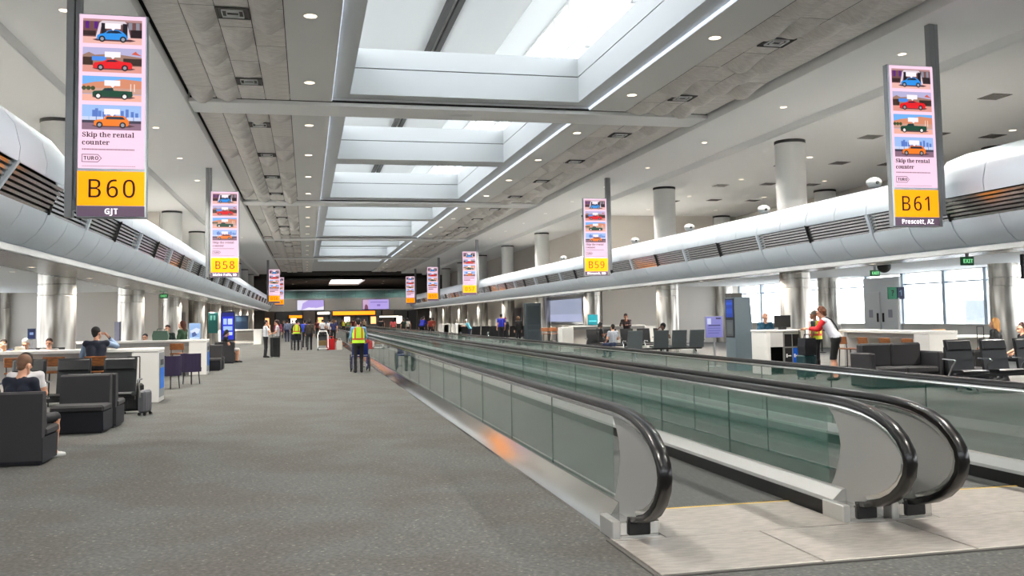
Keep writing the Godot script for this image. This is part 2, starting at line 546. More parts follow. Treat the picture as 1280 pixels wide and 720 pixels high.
func make_skylight(c: Node3D) -> void:
	# end walls of the wells between openings (front, back), with a groove below the upper band
	var cross := [[-3.4, -6.0]]
	for z in beams().slice(1):
		cross.append([z + 0.55, z - 1.9])
	for z in [-14.6, -36.2, -57.9, -79.4]:
		cross.append([z, z - 1.2])
	cross.append([-101.0, -121.0])
	for q in cross:
		part("well_end", G.new().span(Vector3(px(-1, 3.4), 8.12, q[0]), Vector3(px(1, 3.4), 8.87, q[1])), M.curb, c)
		part("well_end_groove", G.new().span(Vector3(px(-1, 3.4), 8.86, q[0] - 0.05), Vector3(px(1, 3.4), 8.91, q[1] + 0.05)), M.shade, c)
		part("well_end_band", G.new().span(Vector3(px(-1, 3.4), 8.9, q[0]), Vector3(px(1, 3.4), 9.46, q[1])), M.curb, c)
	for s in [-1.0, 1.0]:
		part("curb", G.new().span(Vector3(px(s, 3.4), 8.12, 14), Vector3(px(s, 4.6), 8.87, -121)), M.curb, c)
		part("curb_groove", G.new().span(Vector3(px(s, 3.44), 8.86, 14), Vector3(px(s, 4.6), 8.91, -121)), M.shade, c)
		part("curb_band", G.new().span(Vector3(px(s, 3.4), 8.9, 14), Vector3(px(s, 4.6), 9.46, -121)), M.curb, c)
		part("daylight_glow_strip", G.new().span(Vector3(px(s, 3.885), 8.015, 14), Vector3(px(s, 3.9), 8.1, -101)), cached_glow("daylight_glow_strip", Color(0.90, 0.94, 1.0), 0.65), c)  # glowing strip stands in for daylight reflected on the opening edge, no lamp
		part("head_beam", G.new().span(Vector3(px(s, 3.1), 12.6, 14), Vector3(px(s, 4.7), 13.1, -121)), M.vault, c)
		part("roof_deck", G.new().span(Vector3(px(s, 4.55), 9.1, 14), Vector3(px(s, 24.0), 9.2, -121)), M.roof, c)
		# clerestory: frame of posts and bars, panes one by one, and a slim guard rail
		var w := structure("window_1" if s > 0 else "window_2", "long clerestory window of clear panes above the " + ("right" if s > 0 else "left") + " side of the skylight wells", "window")
		var fr := G.new()
		for k in 63:
			fr.span(Vector3(px(s, 4.25), 9.46, 4.0 - k * 1.85 - 0.04), Vector3(px(s, 4.37), 12.6, 4.0 - k * 1.85 + 0.04))
		for y in [9.5, 11.0, 12.56]:
			fr.span(Vector3(px(s, 4.26), y - 0.04, 14), Vector3(px(s, 4.36), y + 0.04, -121))
		part("frame", fr, M.white, w)
		var pane: Mesh = cached("cpane", func(): return G.new().box(Vector3.ZERO, Vector3(0.015, 3.06, 1.77)).put(ArrayMesh.new(), M.winglass))
		for k in 62:
			inst("pane", pane, w, Vector3(px(s, 4.31), 11.03, 4.0 - (k + 0.5) * 1.85))
		var gr := G.new()
		for y in [9.95, 10.45]:
			gr.cone(Vector3(px(s, 3.8), y, 4), Vector3(px(s, 3.8), y, -100), 0.02, 0.02, 6)
		for k in 45:
			gr.cone(Vector3(px(s, 3.8), 9.44, 4 - k * 2.3), Vector3(px(s, 3.8), 10.46, 4 - k * 2.3), 0.018, 0.018, 6)
		part("guard_rail", gr, M.white, w)
	var arc := []
	for k in 17:
		var a := PI * k / 16
		arc.append(Vector2(XC - 3.15 * cos(a), 12.62 + 1.3 * sin(a)))
	part("vault", G.new().sheet(arc, -0.12, 14, -121, 1.0), M.vault, c)
	for w in [0.72, 1.12]:
		part("vault_track", G.new().span(Vector3(XC + w - 0.11, 13.55, 14), Vector3(XC + w + 0.11, 13.9, -121)), M.shade, c)
	# small flood lamps on the curb ledge
	for z in [-21.0, -24.8, -32.0, -35.0, -46.0]:
		var t := thing("flood_lamp", "small white flood lamp on the right skylight ledge, %s along from the camera" % nth([-21.0, -24.8, -32.0, -35.0, -46.0].find(z)), "lamp", Vector3(px(1, 3.5), 9.46, z), 0.0, "flood lamps on the skylight ledge")
		part("bracket", G.new().span(Vector3(-0.02, 0, -0.02), Vector3(0.02, 0.12, 0.02)), M.postgrey, t)
		part("head", G.new().box(Vector3(-0.03, 0.17, 0), Vector3(0.2, 0.16, 0.24), 0.03), M.white, t)


func make_sides() -> void:
	for s in [-1.0, 1.0]:
		var nm := "left" if s < 0 else "right"
		var P := func(a: Array) -> Array:
			return a.map(func(q): return Vector2(px(s, q[0]), q[1]))
		# metal-clad fascia: lower panels, louvres, upper panels, lip
		var f := structure("wall_" + nm, "blue-grey metal clad fascia with a louvre band along the %s side of the concourse" % nm, "wall")
		var lo := G.new().sheet(P.call([[9.5, 3.06], [9.38, 3.11], [9.2, 3.27], [9.08, 3.45], [9.02, 3.62]]), 0.03, -0.68, 0.68, -s).put(ArrayMesh.new(), M.panel)
		var up := G.new().sheet(P.call([[8.87, 4.07], [8.88, 4.25], [8.97, 4.5], [9.14, 4.68], [9.5, 4.82]]), 0.03, -0.68, 0.68, -s).put(ArrayMesh.new(), M.panel)
		var nose := G.new().sheet(P.call([[8.70, 4.07], [8.68, 4.28], [8.76, 4.62], [8.98, 4.9], [9.5, 5.1]]), 0.03, -0.68, 0.68, -s).put(ArrayMesh.new(), M.panel)
		var st := -16.9
		for k in range(-8, 75):
			var at := Vector3(0, 0, st - (k + 0.5) * 1.3875)
			inst("lower_panel", lo, f, at)
			inst("upper_panel", nose if k < 0 else up, f, at)
		var sl := G.new()
		var zf := st - 75 * 1.3875
		for q in [[st, zf, 0.0], [st + 11.1, st, -0.16]]:
			for k in 6:
				var u0 := k / 6.0
				var u1 := (k + 0.66) / 6.0
				var p0 := Vector2(lerpf(9.03, 8.89 + q[2], u0), lerpf(3.625, 4.075, u0))
				var p1 := Vector2(lerpf(9.05, 8.91 + q[2], u1), lerpf(3.625, 4.075, u1))
				sl.slab(PackedVector2Array([Vector2(px(s, p0.x), p0.y), Vector2(px(s, p1.x), p1.y), Vector2(px(s, p1.x + 0.05), p1.y + 0.02), Vector2(px(s, p0.x + 0.05), p0.y + 0.02)]), q[0], q[1])
		part("louver_slats", sl, M.louver, f).set_meta("kind", "stuff")
		part("louver_backing", G.new().span(Vector3(px(s, 9.14), 3.6, -5.8), Vector3(px(s, 9.3), 4.1, zf)), M.gap, f)
		for k in range(-4, 38):
			var z := st - k * 2.775
			var g := G.new()
			var wd := 0.045 if k % 2 else 0.02
			var off := -0.16 if k < 0 else 0.0
			g.slab(PackedVector2Array([Vector2(px(s, 8.99), 3.6), Vector2(px(s, 8.84 + off), 4.08), Vector2(px(s, 9.05), 4.08), Vector2(px(s, 9.15), 3.6)]), z - wd, z + wd)
			part("louver_post", g, M.panel if k % 2 else M.black, f)
		part("lip", G.new().span(Vector3(px(s, 9.44), 2.93, -5.8), Vector3(px(s, 9.52), 3.055, zf), 0.01), M.white, f)
		part("upper_deck", G.new().span(Vector3(px(s, 9.4), 4.6, 14), Vector3(px(s, 21.3), 4.8, -121)), M.soffit, f)
		part("fascia_core", G.new().span(Vector3(px(s, 9.5), 3.0, 14), Vector3(px(s, 9.75), 4.7, -121)), M.gap, f)
		part("gate_ceiling", G.new().span(Vector3(px(s, 11.3), 3.32, 14), Vector3(px(s, 21.3), 3.45, -121)), M.soffit, f)
		part("ceiling_step", G.new().span(Vector3(px(s, 11.25), 3.0, 14), Vector3(px(s, 11.35), 3.4, -121)), M.soffit, f)
		for k in 12:
			part("soffit_plank", G.new().span(Vector3(px(s, 9.54 + k * 0.143), 3.0, -6), Vector3(px(s, 9.54 + k * 0.143 + 0.12), 3.03, -121), 0.006), M.louver, f)
		part("soffit_backing", G.new().span(Vector3(px(s, 9.5), 3.05, -6), Vector3(px(s, 11.3), 3.1, -121)), M.gap, f)
		# round columns: steel clad below, white above the fascia, a dark ring under the ceiling
		for row in [[11.55, 10], [19.8, 4]]:
			for k in row[1]:
				var z: float = -16.6 - 11.1 * k
				var t := thing("column", "", "column", Vector3(px(s, row[0]), 0, z), 0.0)
				t.set_meta("kind", "structure")
				t.set_meta("label", "round steel clad column of the %s %s row, number %d counted down the hall" % [nm, "inner" if row[0] < 15.0 else "window", k + 1])
				inst("cladding", cached("clad", func():
					var pr := [Vector2(0.49, 0.0), Vector2(0.5, 0.02), Vector2(0.5, 2.5), Vector2(0.485, 2.51), Vector2(0.485, 2.53), Vector2(0.5, 2.54), Vector2(0.5, 2.8), Vector2(0.485, 2.81), Vector2(0.485, 2.83), Vector2(0.5, 2.84), Vector2(0.5, 3.32)]
					return G.new().lathe(Vector3.ZERO, pr, 40).put(ArrayMesh.new(), M.cladding)), t)
				inst("shaft", cached("shaft", func(): return G.new().lathe(Vector3.ZERO, [Vector2(0.5, 4.7), Vector2(0.5, 7.44), Vector2(0.46, 7.44)], 40).put(ArrayMesh.new(), M.white)), t)
				inst("collar", cached("collar", func(): return G.new().lathe(Vector3.ZERO, [Vector2(0.46, 7.44), Vector2(0.515, 7.45), Vector2(0.515, 7.54)], 40).put(ArrayMesh.new(), M.black)), t)
		# window wall of the gate lounge
		var ww := structure("window_3" if s > 0 else "window_4", "tall gate window wall with pale blue mullions on the %s" % nm, "window")
		part("knee_wall", G.new().span(Vector3(px(s, 20.85), 0, 14), Vector3(px(s, 21.05), 1.1, -50)), M.laminate, ww)
		part("sill", G.new().span(Vector3(px(s, 20.75), 1.09, 14), Vector3(px(s, 21.1), 1.13, -50), 0.01), M.white, ww)
		part("head_wall", G.new().span(Vector3(px(s, 20.85), 3.3, 14), Vector3(px(s, 21.3), 7.7, -121)), M.beige, ww)
		var zs := [14.0, 9.0, 4.0, -1.0, -6.0, -11.0, -14.4, -17.0, -19.6, -22.1, -24.7, -27.3, -29.87, -32.18, -34.81, -37.41, -40.0, -42.5, -45.0, -47.35, -50.0]
		for k in zs.size():
			part("mullion", G.new().span(Vector3(px(s, 20.84), 1.1, zs[k] - 0.09), Vector3(px(s, 21.04), 3.34, zs[k] + 0.09), 0.01), M.mullion, ww)
			if k + 1 < zs.size() and not (s > 0 and k == 14):
				for q in [[1.12, 2.80], [2.86, 3.32]]:
					part("pane", G.new().span(Vector3(px(s, 20.93), q[0], zs[k] - 0.09), Vector3(px(s, 20.945), q[1], zs[k + 1] + 0.09)), M.winglass, ww)
				part("transom", G.new().span(Vector3(px(s, 20.88), 2.8, zs[k] - 0.09), Vector3(px(s, 21.0), 2.86, zs[k + 1] + 0.09)), M.mullion, ww)
		# partition across the gate lounge and the shop fronts beyond it
		var cw := structure("wall_rear_" + nm, "plain beige partition wall across the %s gate lounge" % nm, "wall")
		part("partition", G.new().span(Vector3(px(s, 12.2), 0, -50.0), Vector3(px(s, 21.3), 7.6, -50.3)), M.beige, cw)
		part("side_wall", G.new().span(Vector3(px(s, 12.5), 0, -50.3), Vector3(px(s, 12.7), 3.4, -121)), M.beige, cw)
		part("upper_wall", G.new().span(Vector3(px(s, 13.8), 4.7, -50.3), Vector3(px(s, 14.0), 7.6, -121)), M.beige, cw)
		# lamps and grilles of the soffits
		for k in 10:
			downlight(Vector3(px(s, 9.2), 7.765, -18.5 - 5.45 * k), 0.09, "small round lamp in the grey soffit on the %s, %s along from the camera" % [nm, nth(k)], "soffit lamps " + nm)
		for k in 6:
			for w in [14.0, 18.05]:
				downlight(Vector3(px(s, w), 7.54, -19.5 - 5.5 * k), 0.1, "small lamp in the %s row of the %s outer ceiling, %s from the camera" % ["inner" if w < 15.0 else "outer", nm, nth(k)], "outer ceiling lamps " + nm, w < 15.0)
		for k in 5:
			for w in [13.9, 15.9, 18.06]:
				var g := thing("air_grille", "flat brown air grille, %s row of the %s outer ceiling, %s along from the camera" % ["inner" if w < 15.0 else "middle" if w < 17.0 else "outer", nm, nth(k)], "vent", Vector3(px(s, w), 7.535, -21.0 - 5.6 * k + (0.7 if w > 15.0 else 0.0)), 0.0, "outer ceiling grilles " + nm)
				inst("plate", cached("grille", func(): return G.new().box(Vector3.ZERO, Vector3(0.62, 0.02, 0.62), 0.004).put(ArrayMesh.new(), M.shade)), g)
				inst("slot", cached("gslot", func():
					var q := G.new()
					for i in 5: q.box(Vector3(-0.24 + i * 0.12, -0.012, 0), Vector3(0.03, 0.008, 0.54))
					return q.put(ArrayMesh.new(), M.gap)), g)
		for k in 20:
			downlight(Vector3(px(s, 10.7), 2.998, -16.6 - 5.55 * k), 0.07, "small bright lamp under the %s fascia by the columns, %s along from the camera" % [nm, nth(k)], "column washers " + nm, true, 14.0 if k < 6 else 34.0)
		for k in 10:
			var z := -19.0 - 5.5 * k
			downlight(Vector3(px(s, 13.4), 3.32, z), 0.09, "small round lamp in the low ceiling over %s gate seats, %s along from the camera" % [nm, nth(k)], "gate ceiling lamps " + nm, true)
	var wb := structure("wall_back", "beige end wall of the concourse with a high glazed band added for light", "wall")
	part("lower_wall", G.new().span(Vector3(-17.2, 0, 14), Vector3(26.2, 5.0, 14.3)), M.beige, wb)
	part("head_wall", G.new().span(Vector3(-17.2, 7.5, 14), Vector3(26.2, 14.0, 14.3)), M.beige, wb)
	for k in 17:  # unseen glazed band, added to send daylight along the ceilings
		part("mullion", G.new().span(Vector3(-17.2 + k * 2.7, 5.0, 14.0), Vector3(-17.0 + k * 2.7, 7.5, 14.3)), M.mullion, wb)
		if k < 16:
			part("pane", G.new().span(Vector3(-17.0 + k * 2.7, 5.0, 14.14), Vector3(-14.5 + k * 2.7, 7.5, 14.155)), M.winglass, wb)


func make_hub() -> void:
	var h := structure("wall_end", "dark central hub beyond a grey bridge at the far end of the concourse", "wall")
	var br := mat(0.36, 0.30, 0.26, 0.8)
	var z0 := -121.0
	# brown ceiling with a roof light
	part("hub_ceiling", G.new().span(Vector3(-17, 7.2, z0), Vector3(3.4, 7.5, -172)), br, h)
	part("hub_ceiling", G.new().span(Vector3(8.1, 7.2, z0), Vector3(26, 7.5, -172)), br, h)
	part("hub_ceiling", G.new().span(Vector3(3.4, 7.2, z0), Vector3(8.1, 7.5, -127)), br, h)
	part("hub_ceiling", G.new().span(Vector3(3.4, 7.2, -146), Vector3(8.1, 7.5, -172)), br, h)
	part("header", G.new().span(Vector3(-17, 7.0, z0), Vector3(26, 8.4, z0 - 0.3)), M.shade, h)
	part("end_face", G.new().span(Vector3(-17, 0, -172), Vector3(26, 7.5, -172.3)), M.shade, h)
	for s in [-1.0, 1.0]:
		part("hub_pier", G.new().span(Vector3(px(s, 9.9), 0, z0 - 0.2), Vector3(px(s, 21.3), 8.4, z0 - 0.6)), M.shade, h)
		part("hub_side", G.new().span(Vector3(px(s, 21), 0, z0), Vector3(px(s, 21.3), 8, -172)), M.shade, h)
	var b := structure("trim_1", "grey footbridge spanning the far end of the concourse", "bridge")
	part("fascia", G.new().span(Vector3(-5.2, 2.92, -124), Vector3(14.4, 4.62, -128), 0.03), mat(0.47, 0.46, 0.45, 0.6), b)
	for k in 10:
		part("guard_pane", G.new().span(Vector3(-5.1 + k * 1.95, 4.64, -124.1), Vector3(-5.1 + k * 1.95 + 1.9, 5.7, -124.12)), glass(Color(0.6, 0.8, 0.8), 0.25), b)
	part("guard_rail", G.new().span(Vector3(-5.2, 5.7, -124.05), Vector3(14.4, 5.77, -124.15)), M.steel, b)
	# far shop fronts under the bridge
	var og := glow(Color(1.0, 0.50, 0.08), 1.3)
	var wg := glow(Color(1.0, 0.95, 0.88), 2.0)
	for q in [[3.9, 10.4, 2.35, 3.0, og, "long orange lit shop sign under the far bridge"], [1.6, 3.5, 2.5, 2.95, wg, "white lit shop sign left of the orange one under the far bridge"], [-2.6, -0.6, 2.0, 2.5, og, "short orange lit shop sign at the far left under the bridge"], [11.0, 14.0, 1.9, 2.2, wg, "row of white lit shop panels right of the orange sign"]]:
		var t := thing("shop_sign", q[5], "sign", Vector3((q[0] + q[1]) / 2, q[2], -140))
		part("case", G.new().span(Vector3(-(q[1] - q[0]) / 2, 0, 0), Vector3((q[1] - q[0]) / 2, q[3] - q[2], -0.3), 0.02), M.dark, t)
		part("lit_face", G.new().span(Vector3(-(q[1] - q[0]) / 2 + 0.05, 0.05, 0.02), Vector3((q[1] - q[0]) / 2 - 0.05, q[3] - q[2] - 0.05, 0.0)), q[4], t)
	var sh := structure("trim_2", "dark shop fronts with lit windows beyond the far bridge", "shop front")
	rng.seed = 4
	for k in 12:
		part("shop_bay", G.new().span(Vector3(-6.5 + k * 2.0, 0, -140.4), Vector3(-4.7 + k * 2.0, 3.2, -141)), M.shade if k % 3 else br, sh)
		if k % 2 == 0:
			part("shop_window", G.new().span(Vector3(-6.3 + k * 2.0, 1.0, -140.36), Vector3(-5.5 + k * 2.0, 2.1, -140.4)), wg if k % 4 else glow(Color(1, 0.7, 0.45), 1.0), sh)
	var hn := 0
	for q in [[-3.0, -121.6], [2.0, -121.6], [7.2, -121.6], [12.4, -121.6], [0.0, -132.0], [11.0, -132.0], [-2.0, -140.0], [11.5, -140.0]]:  # lamps added to brighten the hub and the bridge front
		downlight(Vector3(q[0], 7.2, q[1]), 0.12, "small added lamp in the dark brown far hub ceiling, %s from the left front" % nth(hn), "added hub ceiling lamps", true, 26.0)
		hn += 1
	for k in 5:  # more added lamps, to lift the dark end of the hall
		downlight(Vector3(-3.0 + k * 3.9, 2.92, -126.0), 0.12, "small added lamp under the grey far footbridge, %s from the left" % nth(k), "added lamps under the bridge", true, 14.0)
	# two wide screens on the bridge
	for q in [[-1.25, 2.35, "pale violet wide screen with white swirls, left one on the far bridge", 0], [7.45, 11.1, "pale violet wide screen with a small figure, right one on the far bridge", 1]]:
		var t := thing("bridge_screen", q[2], "screen", Vector3((q[0] + q[1]) / 2, 3.0, -123.9))
		var wd: float = q[1] - q[0]
		part("case", G.new().span(Vector3(-wd / 2, 0, 0), Vector3(wd / 2, 1.43, -0.08), 0.02), M.dark, t)
		var im := Image.create(96, 38, false, Image.FORMAT_RGB8)
		im.fill(Color(0.72, 0.64, 0.92))
		if q[3] == 0:
			poly(im, [[0, 0], [40, 0], [20, 12], [14, 38], [0, 38]], Color(0.92, 0.90, 0.98))
			poly(im, [[14, 38], [40, 28], [70, 30], [96, 24], [96, 38]], Color(0.97, 0.95, 1.0))
		else:
			im.fill_rect(Rect2i(0, 0, 22, 38), Color(0.80, 0.66, 0.80))
			poly(im, [[6, 38], [8, 22], [13, 18], [18, 24], [20, 38]], Color(0.45, 0.25, 0.35))
			im.fill_rect(Rect2i(28, 9, 62, 3), Color(0.5, 0.42, 0.72))
			im.fill_rect(Rect2i(52, 19, 12, 7), Color(0.5, 0.42, 0.72))
		screen("screen", im, Vector2(wd - 0.1, 1.33), Vector3(0, 0.715, 0.012), t, 0.6)


# ---------------------------------------------------------------- printed pictures
func poly(im: Image, pts: Array, col: Color) -> void:
	var y0 := 9999
	var y1 := -1
	for p in pts:
		y0 = mini(y0, int(floor(p[1])))
		y1 = maxi(y1, int(ceil(p[1])))
	for y in range(maxi(y0, 0), mini(y1, im.get_height())):
		var xs := []
		for k in pts.size():
			var a: Array = pts[k]
			var b: Array = pts[(k + 1) % pts.size()]
			var yc := y + 0.5
			if (a[1] <= yc) != (b[1] <= yc):
				xs.append(a[0] + (yc - a[1]) * (b[0] - a[0]) / float(b[1] - a[1]))
		xs.sort()
		for k in range(0, xs.size() - 1, 2):
			im.fill_rect(Rect2i(int(round(xs[k])), y, maxi(1, int(round(xs[k + 1])) - int(round(xs[k]))), 1), col)


func disc(im: Image, x: float, y: float, r: float, col: Color) -> void:
	var p := []
	for k in 16:
		p.append([x + r * cos(TAU * k / 16), y + r * sin(TAU * k / 16)])
	poly(im, p, col)


func screen(called: String, im: Image, size: Vector2, at: Vector3, parent: Node, e := 1.0) -> MeshInstance3D:
	var q := QuadMesh.new()
	q.size = size
	var m := StandardMaterial3D.new()
	var tx := ImageTexture.create_from_image(im)
	m.albedo_color = Color(0.1, 0.1, 0.1)
	m.roughness = 0.3
	if e > 0.0:
		m.emission_enabled = true
		m.emission_texture = tx
		m.emission = Color.WHITE
		m.emission_operator = BaseMaterial3D.EMISSION_OP_MULTIPLY
		m.emission_energy_multiplier = e
	else:
		m.albedo_color = Color.WHITE
		m.albedo_texture = tx
	q.material = m
	return inst(called, q, parent, at)


func words(s: String, height: float, m: Material, parent: Node, at: Vector3, font := "Droid Sans", weight := 400, spacing := 0, turn := 0.0, bold := 0.0) -> MeshInstance3D:
	var sf := SystemFont.new()
	sf.font_names = PackedStringArray([font])
	sf.font_weight = weight
	var t := TextMesh.new()
	t.text = s
	if spacing:
		var fv := FontVariation.new()
		fv.base_font = sf
		fv.spacing_glyph = spacing
		fv.variation_embolden = bold
		t.font = fv
	else:
		t.font = sf
	t.font_size = 32
	t.pixel_size = height / (32.0 * 0.72)
	t.depth = 0.006
	t.curve_step = 1.5
	t.material = m
	var o := inst("lettering", t, parent, at)
	o.rotation.y = turn
	return o


# ---------------------------------------------------------------- hanging gate signs
func ad_picture(w: int, h: int) -> Image:
	var im := Image.create(w, h, false, Image.FORMAT_RGB8)
	im.fill(Color(1.0, 0.84, 0.93))
	var fx := w / 328.0
	var fy := h / 780.0
	var P := func(pts: Array, ox: float, oy: float) -> Array:
		return pts.map(func(q): return [(ox + q[0]) * fx, (oy + q[1]) * fy])
	var R := func(x: float, y: float, a: float, b: float, c: Color) -> void:
		poly(im, [[x * fx, y * fy], [(x + a) * fx, y * fy], [(x + a) * fx, (y + b) * fy], [x * fx, (y + b) * fy]], c)
	var X := 17.0
	var W := 292.0
	var H := 126.0
	for k in 4:
		var y := 20.0 + 146.0 * k
		R.call(X, y, W, H, [Color(0.45, 0.30, 0.30), Color(0.72, 0.70, 0.85), Color(0.45, 0.70, 0.95), Color(0.62, 0.75, 0.95)][k])
		if k == 0:
			R.call(X, y, W, 12, Color(0.72, 0.55, 0.55))
			for q in [12.0, 55.0, 225.0, 262.0]:
				R.call(X + q, y + 14, 18, 36, Color(0.35, 0.10, 0.50) if q < 100 else Color(0.55, 0.55, 0.60))
			R.call(X, y + 62, 62, 24, Color(0.20, 0.12, 0.12))
			R.call(X + 236, y + 50, 56, 40, Color(0.15, 0.10, 0.12))
			poly(im, P.call([[62, 95], [80, 20], [95, 8], [205, 8], [218, 20], [236, 95], [222, 95], [206, 26], [92, 26], [78, 95]], X, y), Color(0.88, 0.82, 0.86))
			for q in [90.0, 196.0]:
				R.call(X + q, y + 20, 24, 70, Color(0.12, 0.10, 0.14))
		elif k == 1:
			poly(im, P.call([[0, 40], [30, 25], [60, 38], [150, 30], [292, 45], [292, 95], [0, 95]], X, y), Color(0.62, 0.48, 0.42))
			R.call(X, y + 50, 50, 40, Color(0.25, 0.16, 0.12))
			R.call(X + 45, y + 45, 70, 22, Color(0.30, 0.55, 0.90))
			R.call(X + 200, y + 52, 92, 36, Color(0.22, 0.16, 0.14))
			poly(im, P.call([[240, 30], [262, 14], [270, 24], [292, 36]], X, y), Color(0.85, 0.35, 0.25))
		elif k == 2:
			poly(im, P.call([[0, 44], [60, 30], [130, 24], [200, 12], [292, 20], [292, 90], [0, 90]], X, y), Color(0.85, 0.55, 0.42))
			R.call(X, y + 60, 292, 30, Color(0.80, 0.62, 0.55))
			for q in [8.0, 30.0, 52.0]:
				disc(im, (X + q) * fx, (y + 62) * fy, 11 * fx, Color(0.25, 0.30, 0.16))
			for q in [236.0, 254.0]:
				R.call(X + q, y + 36, 5, 40, Color(0.95, 0.85, 0.80))
		else:
			for q in [[50, 26], [64, 18], [80, 30], [100, 34], [122, 24], [150, 36], [190, 28], [214, 20], [240, 32], [262, 38]]:
				R.call(X + q[0], y + q[1], 15, 60, Color(0.35, 0.48, 0.78))
			for q in [0, 36, 72, 108, 220, 256]:
				R.call(X + q, y + 60, 32, 18, Color(0.80, 0.84, 0.95))
			R.call(X, y + 78, 292, 14, Color(0.25, 0.22, 0.30))
		R.call(X, y + 92, W, 34, [Color(0.93, 0.72, 0.68), Color(0.88, 0.60, 0.55), Color(0.95, 0.70, 0.62), Color(0.55, 0.42, 0.50)][k])
		# a car in profile
		var c: Color = [Color(0.18, 0.58, 0.92), Color(0.92, 0.10, 0.14), Color(0.06, 0.28, 0.20), Color(0.98, 0.50, 0.12)][k]
		var body: Array = [
			[[68, 102], [70, 84], [84, 76], [104, 72], [122, 58], [148, 52], [178, 54], [200, 66], [216, 82], [220, 100], [212, 104], [76, 104]],
			[[52, 104], [50, 90], [58, 78], [96, 72], [118, 60], [160, 58], [188, 68], [236, 72], [246, 84], [244, 100], [236, 106], [62, 106]],
			[[50, 102], [50, 82], [58, 76], [96, 73], [110, 60], [150, 58], [154, 72], [246, 74], [248, 96], [240, 104], [58, 104]],
			[[60, 104], [58, 84], [70, 76], [106, 72], [116, 54], [206, 54], [226, 74], [232, 80], [230, 100], [222, 106], [68, 106]]][k]
		poly(im, P.call([[46, 106], [70, 100], [236, 100], [262, 106], [236, 112], [70, 112]], X, y), Color(0.35, 0.22, 0.25))
		poly(im, P.call(body, X, y), c)
		var win: Array = [
			[[112, 72], [126, 60], [150, 56], [176, 58], [192, 70]],
			[[112, 72], [124, 63], [158, 61], [178, 70]],
			[[106, 73], [114, 63], [146, 62], [148, 73]],
			[[116, 72], [122, 59], [200, 59], [212, 72]]][k]
		poly(im, P.call(win, X, y), Color(0.12, 0.16, 0.24))
		for q in [[94.0, 198.0], [88.0, 208.0], [78.0, 208.0], [86.0, 200.0]][k]:
			disc(im, (X + q) * fx, (y + 101) * fy, 16 * fx, Color(0.06, 0.05, 0.06))
			disc(im, (X + q) * fx, (y + 101) * fy, (9 if k != 2 else 10) * fx, Color(0.62, 0.62, 0.66) if k != 2 else Color(0.95, 0.93, 0.92))
		# price bubble
		R.call(X + 108, y + 20, 78, 28, Color(1.0, 0.95, 0.97))
		poly(im, P.call([[138, 48], [158, 48], [148, 58]], X, y), Color(1.0, 0.95, 0.97))
	# small print and a rule
	for k in 34:
		R.call(20.0 + k * 7.6, 680, 5.0, 7, Color(0.50, 0.36, 0.42))
	for k in 40:
		R.call(20.0 + k * 6.6, 766, 4.6, 3, Color(0.60, 0.45, 0.52))
	# outline of the tag round the shop's name
	poly(im, P.call([[18, 708], [98, 708], [116, 728], [98, 748], [18, 748]], 0, 0), Color(0.35, 0.22, 0.30))
	poly(im, P.call([[21, 711], [97, 711], [112, 728], [97, 745], [21, 745]], 0, 0), Color(1.0, 0.84, 0.93))
	return im


